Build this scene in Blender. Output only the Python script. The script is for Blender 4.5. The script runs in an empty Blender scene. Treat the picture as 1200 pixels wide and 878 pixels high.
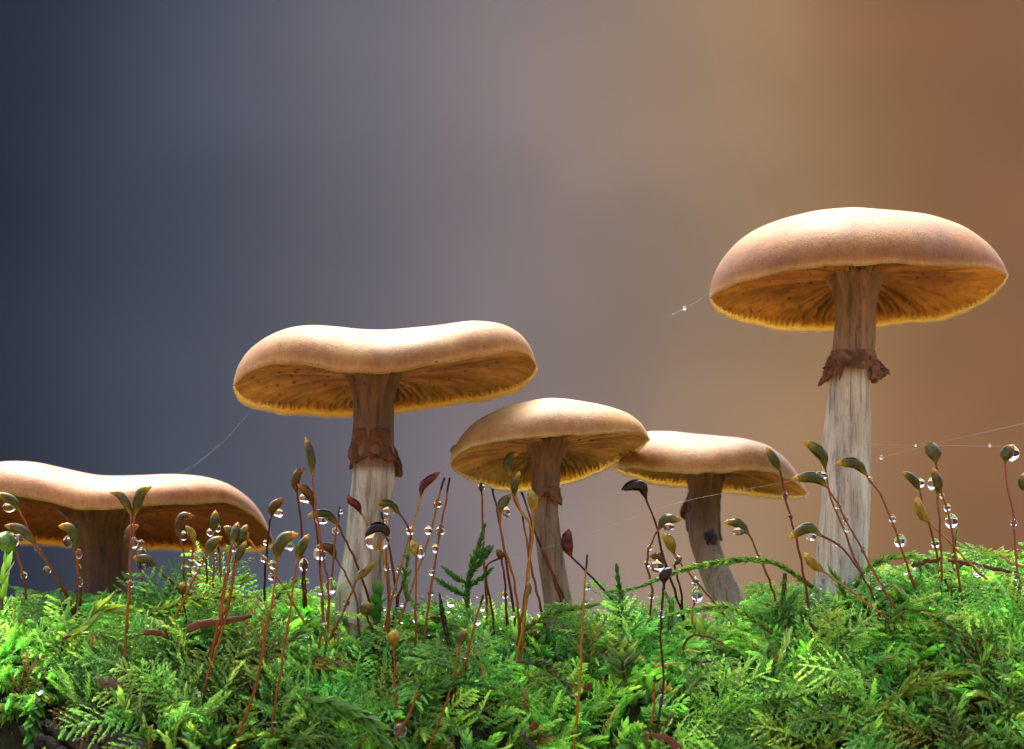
import bpy, math
import numpy as np

# ------------------------------------------------------------------ basics
# One Blender unit is one centimetre: the whole scene is a hand's breadth of mossy log.
scene = bpy.context.scene
scene.unit_settings.system = 'METRIC'
scene.unit_settings.scale_length = 0.01
COL = scene.collection
rng = np.random.default_rng(11)

# ------------------------------------------------------------------ camera
E = math.radians(6.0)                       # the lens looks slightly up
D = 100.0                                   # distance to the plane of focus
FWD = np.array([0, math.cos(E), math.sin(E)])
UP = np.array([0, -math.sin(E), math.cos(E)])
CAMP = -D * FWD
cam = bpy.data.cameras.new('camera')
cam.sensor_width = 36.0
cam.lens = 300.0
cam.clip_start = 1.0
cam.clip_end = 20000.0
cam.dof.use_dof = True
cam.dof.focus_distance = D - 0.5
cam.dof.aperture_fstop = 0.3 / (2 * 0.55)   # aperture radius 0.55 cm
camo = bpy.data.objects.new('camera', cam)
COL.objects.link(camo)
camo.location = CAMP
camo.rotation_euler = (math.radians(90) + E, 0, 0)
scene.camera = camo

# ------------------------------------------------------------------ sky, sun, exposure
SUN_EL, SUN_ROT = 68.0, -14.0               # soft light from high up, behind the mushrooms
world = bpy.data.worlds.new('World')
scene.world = world
world.use_nodes = True
wn = world.node_tree
bg = wn.nodes['Background']
sky = wn.nodes.new('ShaderNodeTexSky')
sky.sky_type = 'NISHITA'
sky.sun_disc = False
sky.sun_elevation = math.radians(SUN_EL)
sky.sun_rotation = math.radians(SUN_ROT)
sky.air_density = 0.8
sky.dust_density = 9.0
sky.ozone_density = 0.3
wn.links.new(sky.outputs[0], bg.inputs[0])
bg.inputs[1].default_value = 0.15
sun = bpy.data.lights.new('sun', 'SUN')
sun.energy = 0.65
sun.angle = math.radians(20)
sun.color = (1.0, 0.97, 0.93)
suno = bpy.data.objects.new('sun', sun)
COL.objects.link(suno)
# Nishita rotation 0 points to +Y, turning clockwise seen from above
sd = np.array([math.sin(math.radians(SUN_ROT)) * math.cos(math.radians(SUN_EL)),
               math.cos(math.radians(SUN_ROT)) * math.cos(math.radians(SUN_EL)),
               math.sin(math.radians(SUN_EL))])
from mathutils import Vector
suno.rotation_euler = Vector(sd).to_track_quat('Z', 'Y').to_euler()
suno.location = tuple(sd * 300)
scene.view_settings.view_transform = 'Standard'
scene.view_settings.look = 'None'
scene.view_settings.gamma = 1.0
scene.view_settings.exposure = 1.78
scene.view_settings.use_curve_mapping = False
scene.cycles.use_denoising = True
scene.cycles.max_bounces = 12
scene.cycles.transmission_bounces = 10
scene.cycles.transparent_max_bounces = 8
scene.cycles.sample_clamp_indirect = 6.0
scene.cycles.caustics_refractive = True
scene.cycles.blur_glossy = 1.0
scene.cycles.caustics_reflective = False


# ------------------------------------------------------------------ helpers
def P(px, py, Y):
    """The point of the scene at depth Y that the photograph shows at (px, py)."""
    px, py, Y = np.broadcast_arrays(np.asarray(px, float), np.asarray(py, float), np.asarray(Y, float))
    a = (px - 600) / 10000
    b = (439 - py) / 10000
    dy = FWD[1] + b * UP[1]
    dz = FWD[2] + b * UP[2]
    t = (Y - CAMP[1]) / dy
    return np.stack([a * t, CAMP[1] + dy * t, CAMP[2] + dz * t], -1)


def mesh(name, v, f, mat=None, parent=None, col=None, smooth=True):
    v = np.asarray(v, np.float32).reshape(-1, 3)
    me = bpy.data.meshes.new(name)
    if isinstance(f, np.ndarray):
        n, k = f.shape
        me.vertices.add(len(v))
        me.vertices.foreach_set('co', v.ravel())
        me.loops.add(n * k)
        me.loops.foreach_set('vertex_index', f.astype(np.int32).ravel())
        me.polygons.add(n)
        me.polygons.foreach_set('loop_start', (np.arange(n) * k).astype(np.int32))
        me.update(calc_edges=True)
    else:
        me.from_pydata(v.tolist(), [], f)
    if smooth:
        me.polygons.foreach_set('use_smooth', np.ones(len(me.polygons), bool))
    if col is not None:
        col = np.asarray(col, np.float32)
        if col.shape[1] == 3:
            col = np.concatenate([col, np.ones((len(col), 1), np.float32)], 1)
        a = me.color_attributes.new('Col', 'FLOAT_COLOR', 'POINT')
        a.data.foreach_set('color', col.ravel())
    me.validate()
    me.update()
    o = bpy.data.objects.new(name, me)
    COL.objects.link(o)
    if mat:
        me.materials.append(mat)
    if parent:
        o.parent = parent
        o.matrix_parent_inverse = parent.matrix_world.inverted()
    return o


def empty(name, loc):
    o = bpy.data.objects.new(name, None)
    o.empty_display_size = 0.1
    COL.objects.link(o)
    o.location = tuple(float(x) for x in loc)
    bpy.context.view_layer.update() if False else None
    from mathutils import Matrix
    o.matrix_world = Matrix.Translation(o.location)
    return o


def tag(o, label=None, cat=None, group=None, kind=None):
    if label: o['label'] = label
    if cat: o['category'] = cat
    if group: o['group'] = group
    if kind: o['kind'] = kind
    return o


def unit(a):
    return a / np.maximum(np.linalg.norm(a, axis=-1, keepdims=True), 1e-9)


def spline(pts, n):
    """Catmull-Rom through pts, n samples evenly by length."""
    p = np.asarray(pts, float)
    if len(p) < 3:
        t = np.linspace(0, 1, n)[:, None]
        return p[0] * (1 - t) + p[-1] * t
    q = np.concatenate([[2 * p[0] - p[1]], p, [2 * p[-1] - p[-2]]])
    out = []
    for i in range(1, len(q) - 2):
        t = np.linspace(0, 1, 14, endpoint=False)[:, None]
        a, b, c, d = q[i - 1], q[i], q[i + 1], q[i + 2]
        out.append(0.5 * (2 * b + (c - a) * t + (2 * a - 5 * b + 4 * c - d) * t ** 2 + (3 * b - a - 3 * c + d) * t ** 3))
    out.append(p[-1:])
    c = np.concatenate(out)
    s = np.concatenate([[0], np.cumsum(np.linalg.norm(np.diff(c, axis=0), axis=1))])
    u = np.linspace(0, s[-1], n)
    return np.stack([np.interp(u, s, c[:, k]) for k in range(c.shape[1])], -1)


def frames(c):
    T = unit(np.gradient(c, axis=0))
    n = np.cross(T[0], [0, 1, 0.01])
    if np.linalg.norm(n) < 1e-3:
        n = np.cross(T[0], [1, 0, 0])
    n = n / np.linalg.norm(n)
    N = np.zeros_like(c)
    for i in range(len(c)):
        n = n - T[i] * np.dot(n, T[i])
        n = n / max(np.linalg.norm(n), 1e-9)
        N[i] = n
    return T, N, np.cross(T, N)


def tube(c, r, seg=8, jitter=None, flat=1.0):
    """Closed tube along centreline c with radii r."""
    c = np.asarray(c, float)
    n = len(c)
    r = np.broadcast_to(np.asarray(r, float), (n,))
    T, N, Bn = frames(c)
    a = np.linspace(0, 2 * np.pi, seg, endpoint=False)
    rr = r[:, None] * np.ones(seg)[None]
    if jitter is not None:
        rr = rr * jitter
    v = c[:, None] + rr[..., None] * (np.cos(a)[None, :, None] * N[:, None] + flat * np.sin(a)[None, :, None] * Bn[:, None])
    v = v.reshape(-1, 3)
    f = []
    for i in range(n - 1):
        for j in range(seg):
            k = (j + 1) % seg
            f.append((i * seg + j, i * seg + k, (i + 1) * seg + k, (i + 1) * seg + j))
    v = np.concatenate([v, c[:1], c[-1:]])
    for j in range(seg):
        k = (j + 1) % seg
        f.append((n * seg, k, j))
        f.append((n * seg + 1, (n - 1) * seg + j, (n - 1) * seg + k))
    return v, f


_h = np.random.default_rng(5).random((64, 64, 64))


def vnoise(x, y=0.0, z=0.0):
    """smooth value noise in 0..1"""
    x, y, z = np.broadcast_arrays(np.asarray(x, float), np.asarray(y, float), np.asarray(z, float))
    ix, iy, iz = np.floor(x).astype(int), np.floor(y).astype(int), np.floor(z).astype(int)
    fx, fy, fz = x - ix, y - iy, z - iz
    fx, fy, fz = [t * t * (3 - 2 * t) for t in (fx, fy, fz)]
    r = 0
    for dx in (0, 1):
        for dy in (0, 1):
            for dz in (0, 1):
                w = (fx if dx else 1 - fx) * (fy if dy else 1 - fy) * (fz if dz else 1 - fz)
                r = r + w * _h[(ix + dx) % 64, (iy + dy) % 64, (iz + dz) % 64]
    return r


# ------------------------------------------------------------------ materials
def mat(name):
    m = bpy.data.materials.new(name)
    m.use_nodes = True
    nt = m.node_tree
    return m, nt, nt.nodes['Principled BSDF'], nt.nodes['Material Output']


def N(nt, t, **kw):
    n = nt.nodes.new(t)
    for k, v in kw.items():
        setattr(n, k, v)
    return n


def noise(nt, scale, detail=4, rough=0.6, vec=None, stretch=None):
    n = N(nt, 'ShaderNodeTexNoise')
    n.inputs['Scale'].default_value = scale
    n.inputs['Detail'].default_value = detail
    n.inputs['Roughness'].default_value = rough
    tc = N(nt, 'ShaderNodeTexCoord')
    src = tc.outputs['Object']
    if stretch:
        mp = N(nt, 'ShaderNodeMapping')
        mp.inputs['Scale'].default_value = stretch
        nt.links.new(src, mp.inputs[0])
        src = mp.outputs[0]
    nt.links.new(src, n.inputs['Vector'])
    return n


def ramp(nt, fac, stops):
    r = N(nt, 'ShaderNodeValToRGB')
    while len(r.color_ramp.elements) > len(stops):
        r.color_ramp.elements.remove(r.color_ramp.elements[-1])
    while len(r.color_ramp.elements) < len(stops):
        r.color_ramp.elements.new(0.5)
    for e, (p, c) in zip(r.color_ramp.elements, stops):
        e.position = p
        e.color = (c[0], c[1], c[2], 1) if not isinstance(c, (int, float)) else (c, c, c, 1)
    nt.links.new(fac, r.inputs[0])
    return r


def mixc(nt, a, b, fac, mode='MIX'):
    m = N(nt, 'ShaderNodeMix', data_type='RGBA', blend_type=mode)
    if isinstance(fac, (int, float)):
        m.inputs[0].default_value = fac
    else:
        nt.links.new(fac, m.inputs[0])
    for s, i in ((a, 6), (b, 7)):
        if isinstance(s, tuple):
            m.inputs[i].default_value = (*s, 1)
        else:
            nt.links.new(s, m.inputs[i])
    return m.outputs[2]


def bump(nt, h, strength, dist, bsdf):
    b = N(nt, 'ShaderNodeBump')
    b.inputs['Strength'].default_value = strength
    b.inputs['Distance'].default_value = dist
    nt.links.new(h, b.inputs['Height'])
    nt.links.new(b.outputs[0], bsdf.inputs['Normal'])
    return b


def attr(nt, name='Col'):
    a = N(nt, 'ShaderNodeAttribute')
    a.attribute_name = name
    return a


def add_translucent(nt, bsdf, out, color, fac):
    t = N(nt, 'ShaderNodeBsdfTranslucent')
    nt.links.new(color, t.inputs[0]) if not isinstance(color, tuple) else setattr(t.inputs[0], 'default_value', (*color, 1))
    mx = N(nt, 'ShaderNodeMixShader')
    if isinstance(fac, (int, float)):
        mx.inputs[0].default_value = fac
    else:
        nt.links.new(fac, mx.inputs[0])
    nt.links.new(bsdf.outputs[0], mx.inputs[1])
    nt.links.new(t.outputs[0], mx.inputs[2])
    nt.links.new(mx.outputs[0], out.inputs[0])


def m_cap():
    m, nt, b, out = mat('mushroom_cap_skin')
    a = attr(nt)
    n1 = noise(nt, 1.1, 5, 0.6)
    n2 = noise(nt, 16, 4, 0.65)
    n3 = noise(nt, 60, 2, 0.5)
    c = mixc(nt, a.outputs['Color'], ramp(nt, n1.outputs[0], [(0.3, (0.62, 0.50, 0.40)), (0.7, (1.16, 1.13, 1.12))]).outputs[0], 0.9, 'MULTIPLY')
    c = mixc(nt, c, ramp(nt, n2.outputs[0], [(0.3, (0.82, 0.78, 0.74)), (0.65, (1.06, 1.05, 1.04))]).outputs[0], 0.7, 'MULTIPLY')
    vor = N(nt, 'ShaderNodeTexVoronoi')
    vor.inputs['Scale'].default_value = 5.5
    nt.links.new(N(nt, 'ShaderNodeTexCoord').outputs['Object'], vor.inputs['Vector'])
    sp = ramp(nt, vor.outputs['Distance'], [(0.05, (0.10, 0.04, 0.02)), (0.085, (1, 1, 1))])
    c = mixc(nt, c, sp.outputs[0], 0.75, 'MULTIPLY')
    # old stains and fine fibrils
    n4 = noise(nt, 2.6, 6, 0.7)
    c = mixc(nt, c, ramp(nt, n4.outputs[0], [(0.42, (1, 1, 1)), (0.58, (0.80, 0.66, 0.50)), (0.68, (0.62, 0.46, 0.32))]).outputs[0], 0.8, 'MULTIPLY')
    n5 = noise(nt, 9, 5, 0.7, stretch=(3.5, 3.5, 0.5))
    c = mixc(nt, c, ramp(nt, n5.outputs[0], [(0.35, (0.78, 0.72, 0.66)), (0.6, (1.08, 1.08, 1.08))]).outputs[0], 0.5, 'MULTIPLY')
    nt.links.new(c, b.inputs['Base Color'])
    nt.links.new(ramp(nt, n1.outputs[0], [(0.3, 0.44), (0.7, 0.64)]).outputs[0], b.inputs['Roughness'])
    b.inputs['Subsurface Weight'].default_value = 0.45
    b.inputs['Subsurface Radius'].default_value = (0.22, 0.15, 0.06)
    b.inputs['Subsurface Scale'].default_value = 0.9
    b.inputs['Sheen Weight'].default_value = 0.03
    b.inputs['Sheen Roughness'].default_value = 0.4
    h = mixc(nt, mixc(nt, n2.outputs[0], n3.outputs[0], 0.5), n5.outputs[0], 0.4)
    bump(nt, h, 0.38, 0.035, b)
    return m


def m_gill():
    m, nt, b, out = mat('mushroom_gill')
    a = attr(nt)
    n1 = noise(nt, 5, 4, 0.6)
    c = mixc(nt, a.outputs['Color'], ramp(nt, n1.outputs[0], [(0.3, (0.6, 0.5, 0.4)), (0.7, (1.15, 1.1, 1.0))]).outputs[0], 0.8, 'MULTIPLY')
    vor = N(nt, 'ShaderNodeTexVoronoi')
    vor.inputs['Scale'].default_value = 7
    nt.links.new(N(nt, 'ShaderNodeTexCoord').outputs['Object'], vor.inputs['Vector'])
    c = mixc(nt, c, ramp(nt, vor.outputs['Distance'], [(0.12, (0.22, 0.10, 0.05)), (0.2, (1, 1, 1))]).outputs[0], 0.8, 'MULTIPLY')
    nt.links.new(c, b.inputs['Base Color'])
    b.inputs['Roughness'].default_value = 0.6
    add_translucent(nt, b, out, c, 0.5)
    return m


def m_stem():
    m, nt, b, out = mat('mushroom_stem_fibre')
    a = attr(nt)
    n1 = noise(nt, 3.0, 6, 0.7, stretch=(5, 5, 0.45))
    n2 = noise(nt, 7, 5, 0.7, stretch=(4, 4, 0.35))
    n3 = noise(nt, 3.5, 4, 0.6, stretch=(1, 1, 0.5))
    c = mixc(nt, a.outputs['Color'], ramp(nt, n1.outputs[0], [(0.36, (0.34, 0.31, 0.27)), (0.48, (0.92, 0.92, 0.92)), (0.68, (1.22, 1.22, 1.22))]).outputs[0], 0.85, 'MULTIPLY')
    c = mixc(nt, c, ramp(nt, n2.outputs[0], [(0.33, (0.25, 0.2, 0.16)), (0.45, (1, 1, 1))]).outputs[0], 0.7, 'MULTIPLY')
    c = mixc(nt, c, ramp(nt, n3.outputs[0], [(0.35, (0.7, 0.62, 0.5)), (0.6, (1.05, 1.05, 1.05))]).outputs[0], 0.7, 'MULTIPLY')
    nt.links.new(c, b.inputs['Base Color'])
    b.inputs['Roughness'].default_value = 0.62
    b.inputs['Subsurface Weight'].default_value = 0.25
    b.inputs['Subsurface Radius'].default_value = (0.12, 0.07, 0.03)
    b.inputs['Subsurface Scale'].default_value = 0.6
    bump(nt, mixc(nt, n1.outputs[0], n2.outputs[0], 0.5), 0.8, 0.04, b)
    return m


def m_ring():
    m, nt, b, out = mat('mushroom_ring_membrane')
    a = attr(nt)
    n1 = noise(nt, 6, 6, 0.7)
    c = mixc(nt, a.outputs['Color'], ramp(nt, n1.outputs[0], [(0.35, (0.45, 0.4, 0.35)), (0.65, (1.2, 1.15, 1.1))]).outputs[0], 0.9, 'MULTIPLY')
    nt.links.new(c, b.inputs['Base Color'])
    b.inputs['Roughness'].default_value = 0.55
    bump(nt, n1.outputs[0], 0.8, 0.06, b)
    add_translucent(nt, b, out, c, 0.3)
    return m


def m_leaf():
    m, nt, b, out = mat('moss_leaf')
    a = attr(nt)
    n1 = noise(nt, 9, 2, 0.5)
    c = mixc(nt, a.outputs['Color'], ramp(nt, n1.outputs[0], [(0.3, (0.75, 0.8, 0.7)), (0.7, (1.2, 1.15, 1.1))]).outputs[0], 0.7, 'MULTIPLY')
    nt.links.new(c, b.inputs['Base Color'])
    b.inputs['Roughness'].default_value = 0.22
    b.inputs['IOR'].default_value = 1.45
    b.inputs['Specular IOR Level'].default_value = 0.8
    tc = mixc(nt, c, (1.25, 1.25, 0.58), 1.0, 'MULTIPLY')
    add_translucent(nt, b, out, tc, 0.62)
    return m


def m_wet(name, rough=0.25, sss=0.25, coat=0.4, trans=0.0):
    m, nt, b, out = mat(name)
    a = attr(nt)
    n1 = noise(nt, 14, 3, 0.6)
    c = mixc(nt, a.outputs['Color'], ramp(nt, n1.outputs[0], [(0.3, (0.7, 0.7, 0.68)), (0.7, (1.18, 1.16, 1.12))]).outputs[0], 0.7, 'MULTIPLY')
    nt.links.new(c, b.inputs['Base Color'])
    b.inputs['Roughness'].default_value = rough
    b.inputs['Subsurface Weight'].default_value = sss
    b.inputs['Subsurface Radius'].default_value = (0.06, 0.04, 0.02)
    b.inputs['Subsurface Scale'].default_value = 0.6
    b.inputs['Coat Weight'].default_value = coat
    b.inputs['Coat Roughness'].default_value = 0.08
    b.inputs['Specular IOR Level'].default_value = 0.35
    if trans:
        add_translucent(nt, b, out, c, trans)
    return m


def m_water():
    m, nt, b, out = mat('water')
    b.inputs['Base Color'].default_value = (1, 1, 1, 1)
    b.inputs['Roughness'].default_value = 0.0
    b.inputs['IOR'].default_value = 1.333
    b.inputs['Transmission Weight'].default_value = 1.0
    return m


def m_silk():
    m, nt, b, out = mat('spider_silk')
    n1 = noise(nt, 3, 2, 0.5)
    nt.links.new(ramp(nt, n1.outputs[0], [(0.3, 0.55), (0.7, 0.9)]).outputs[0], b.inputs['Base Color'])
    b.inputs['Roughness'].default_value = 0.3
    b.inputs['Alpha'].default_value = 0.2
    return m


def m_wood(name, c0, c1, stretch, sc=2.0, rough=0.55):
    m, nt, b, out = mat(name)
    n1 = noise(nt, sc, 7, 0.7, stretch=stretch)
    nt.links.new(ramp(nt, n1.outputs[0], [(0.35, c0), (0.68, c1)]).outputs[0], b.inputs['Base Color'])
    b.inputs['Roughness'].default_value = rough
    b.inputs['Specular IOR Level'].default_value = 0.25
    bump(nt, n1.outputs[0], 0.9, 0.08, b)
    return m


MC, MG, MS, MR, ML = m_cap(), m_gill(), m_stem(), m_ring(), m_leaf()
MSTALK = m_wet('moss_stalk', 0.22, 0.1, 0.0, 0.3)
MCAPS = m_wet('moss_capsule', 0.14, 0.0, 0.0, 0.12)
MW, MSILK = m_water(), m_silk()
MLOG = m_wood('log_humus', (0.006, 0.008, 0.003), (0.03, 0.034, 0.012), (1, 1, 1), 4.5, 0.8)
MBARK = m_wood('wet_black_wood', (0.006, 0.006, 0.007), (0.10, 0.09, 0.09), (0.5, 3, 3), 2.2, 0.3)
MTWIG = m_wood('brown_needle', (0.06, 0.018, 0.006), (0.22, 0.075, 0.025), (0.6, 4, 4), 2.5, 0.45)
MFLOOR = m_wood('leaf_litter', (0.14, 0.09, 0.05), (0.36, 0.22, 0.12), (1, 1, 1), 0.25, 0.8)


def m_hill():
    # light and shade of the backdrop painted into the slope colour, slate blue to copper
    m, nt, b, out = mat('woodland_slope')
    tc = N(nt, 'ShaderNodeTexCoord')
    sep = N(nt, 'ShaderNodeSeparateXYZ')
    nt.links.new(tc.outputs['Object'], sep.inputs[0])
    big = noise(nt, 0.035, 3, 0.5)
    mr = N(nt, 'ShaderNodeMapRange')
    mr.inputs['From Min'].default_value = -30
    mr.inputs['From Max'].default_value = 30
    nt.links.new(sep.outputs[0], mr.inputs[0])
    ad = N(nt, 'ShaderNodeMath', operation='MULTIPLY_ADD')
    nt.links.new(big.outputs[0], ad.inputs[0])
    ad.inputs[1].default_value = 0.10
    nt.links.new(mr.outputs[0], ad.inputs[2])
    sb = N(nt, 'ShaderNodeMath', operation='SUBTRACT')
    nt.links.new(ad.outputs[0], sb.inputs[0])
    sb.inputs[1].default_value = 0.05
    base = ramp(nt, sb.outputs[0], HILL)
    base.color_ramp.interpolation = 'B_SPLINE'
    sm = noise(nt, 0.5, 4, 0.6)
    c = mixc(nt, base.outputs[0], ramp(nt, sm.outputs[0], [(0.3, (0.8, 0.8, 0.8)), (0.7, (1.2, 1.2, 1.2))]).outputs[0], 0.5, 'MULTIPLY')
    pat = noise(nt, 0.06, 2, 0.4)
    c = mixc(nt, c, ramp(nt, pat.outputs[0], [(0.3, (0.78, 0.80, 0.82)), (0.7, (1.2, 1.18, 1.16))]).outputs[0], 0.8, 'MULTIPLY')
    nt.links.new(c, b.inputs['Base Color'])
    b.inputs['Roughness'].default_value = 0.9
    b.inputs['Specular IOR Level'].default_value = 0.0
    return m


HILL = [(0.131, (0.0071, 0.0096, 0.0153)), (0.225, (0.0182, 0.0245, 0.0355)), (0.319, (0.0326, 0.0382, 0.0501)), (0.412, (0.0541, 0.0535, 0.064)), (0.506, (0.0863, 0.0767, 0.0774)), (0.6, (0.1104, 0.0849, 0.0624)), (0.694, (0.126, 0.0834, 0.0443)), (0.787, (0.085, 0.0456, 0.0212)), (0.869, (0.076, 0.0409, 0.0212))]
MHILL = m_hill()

# ------------------------------------------------------------------ ground far and near
fx = np.concatenate([-np.geomspace(9000, 60, 14), np.linspace(-50, 50, 12), np.geomspace(60, 9000, 14)])
fy = np.concatenate([-np.geomspace(9000, 60, 10), np.linspace(-50, 50, 8), np.geomspace(60, 9000, 14)])
gx, gy = np.meshgrid(fx, fy)
gz = -34 + 1.5 * vnoise(gx * 0.02 + 9, gy * 0.02 + 3)
idx = np.arange(gx.size).reshape(gx.shape)
quads = lambda ix: np.stack([ix[:-1, :-1], ix[:-1, 1:], ix[1:, 1:], ix[1:, :-1]], -1).reshape(-1, 4)
o = mesh('forest_floor', np.stack([gx, gy, gz], -1), quads(idx), MFLOOR)
tag(o, kind='structure')
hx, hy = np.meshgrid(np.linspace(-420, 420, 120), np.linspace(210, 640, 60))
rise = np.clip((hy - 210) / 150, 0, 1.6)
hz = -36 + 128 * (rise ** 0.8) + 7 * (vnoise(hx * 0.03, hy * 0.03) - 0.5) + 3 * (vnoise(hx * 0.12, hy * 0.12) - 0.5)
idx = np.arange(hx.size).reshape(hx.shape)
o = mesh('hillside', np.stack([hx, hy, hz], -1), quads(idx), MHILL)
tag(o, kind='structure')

# ------------------------------------------------------------------ the mossy log
CREST_X = [-40, 0, 50, 100, 150, 200, 260, 300, 350, 420, 470, 520, 560, 610, 650, 700, 745, 800, 850, 885, 930, 980, 1030, 1080, 1130, 1200, 1240]
CREST_Y = [690, 688, 694, 702, 697, 690, 683, 684, 696, 715, 708, 700, 700, 712, 722, 724, 718, 716, 722, 712, 690, 670, 664, 660, 652, 648, 646]
YC = 0.75                                     # depth of the crest line


def crest_z(x):
    px = 600 + x * 100 * 0.9925
    py = np.interp(px, CREST_X, CREST_Y)
    return P(px, py, YC)[..., 2]


def log_z(x, Y, moss=0.0):
    """height of the log under the moss"""
    zc = crest_z(x) - 0.42 + moss
    d = YC - Y
    a = np.where(d > 0, 2.1, 4.5)
    drop = 4.0 * (1 - np.sqrt(np.clip(1 - (d / a) ** 2, 0.0, 1)))
    n = 0.35 * (vnoise(x * 1.1 + 7, Y * 1.3 + 3) - 0.5) + 0.16 * (vnoise(x * 3.1, Y * 3.1) - 0.5)
    return zc - drop + n * np.clip(d + 0.3, 0, 1)


def surf(px, py, moss=0.28):
    """depth at which the view through (px, py) meets the moss; None above the crest"""
    Ys = np.linspace(-1.34, 1.2, 120)
    p = P(px, py, Ys)
    below = p[:, 2] < log_z(p[:, 0], Ys, moss)
    if not below.any():
        return None
    return float(Ys[np.argmax(below)])


lx = np.linspace(-16, 16, 260)
phi = np.concatenate([np.linspace(0, 0.5, 30)])
yv = np.concatenate([np.linspace(YC - 2.099, YC - 1.8, 12), np.linspace(YC - 1.75, YC, 34), np.linspace(YC + 0.1, YC + 4.499, 34)])
LX, LY = np.meshgrid(lx, yv)
LZ = log_z(LX, LY)
# flanks run on down to the forest floor
fr = np.stack([LX[:1], LY[:1] + 0.25, LZ[:1] * 0 - 34.5], -1)
fm = np.stack([LX[:1], LY[:1] - 0.1, LZ[:1] - 3], -1)
bk = np.stack([LX[-1:], LY[-1:] - 0.2, LZ[-1:] * 0 - 34.5], -1)
V = np.concatenate([fr, fm, np.stack([LX, LY, LZ], -1), bk], 0)
idx = np.arange(V.shape[0] * V.shape[1]).reshape(V.shape[:2])
log_root = empty('fallen_log', (0, 1.5, -34.3))
tag(log_root, 'rotting fallen log under a thick coat of green moss', 'log')
mesh('trunk', V, quads(idx), MLOG, log_root)

# bare black wood where the moss has slipped off
bare = [[(58, 838), (85, 848), (112, 860), (140, 876), (165, 892)], [(70, 830), (95, 842), (125, 856), (150, 872), (175, 890)],
        [(45, 846), (70, 858), (95, 872), (120, 888)], [(20, 852), (45, 866), (70, 880), (90, 894)], [(90, 838), (120, 850), (148, 866), (180, 886)]]
for k, pl in enumerate(bare):
    pts = []
    for (px, py) in pl:
        Y = surf(px, py, 0.12)
        pts.append(P(px, py, Y if Y is not None else -1.3))
    c = spline(pts, 24)
    c = c + 0.02 * rng.normal(size=c.shape)
    jit = 0.7 + 0.6 * vnoise(np.arange(24)[:, None] * 0.5 + k * 9, np.arange(9)[None] * 0.9)
    v, f = tube(c, np.interp(np.linspace(0, 1, 24), [0, 0.2, 0.8, 1], [0.02, 0.075, 0.085, 0.04]), 9, jit)
    mesh('wood_splinter', v, f, MBARK, log_root)

# ------------------------------------------------------------------ mushrooms
def curve_by_angle(pts, cx, R, sig=5, n=240):
    pts = np.asarray(pts, float)
    th = np.linspace(0, np.pi, n)
    y = np.interp(cx + R * np.cos(th), pts[:, 0], pts[:, 1])
    k = np.exp(-0.5 * (np.arange(-3 * sig, 3 * sig + 1) / sig) ** 2)
    k /= k.sum()
    yp = np.concatenate([2 * y[0] - y[1:3 * sig + 1][::-1], y, 2 * y[-1] - y[-3 * sig - 1:-1][::-1]])
    ys = np.convolve(yp, k, 'valid')
    return lambda u: np.interp(np.arccos(np.clip(u, -1, 1)), th, ys)


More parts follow.
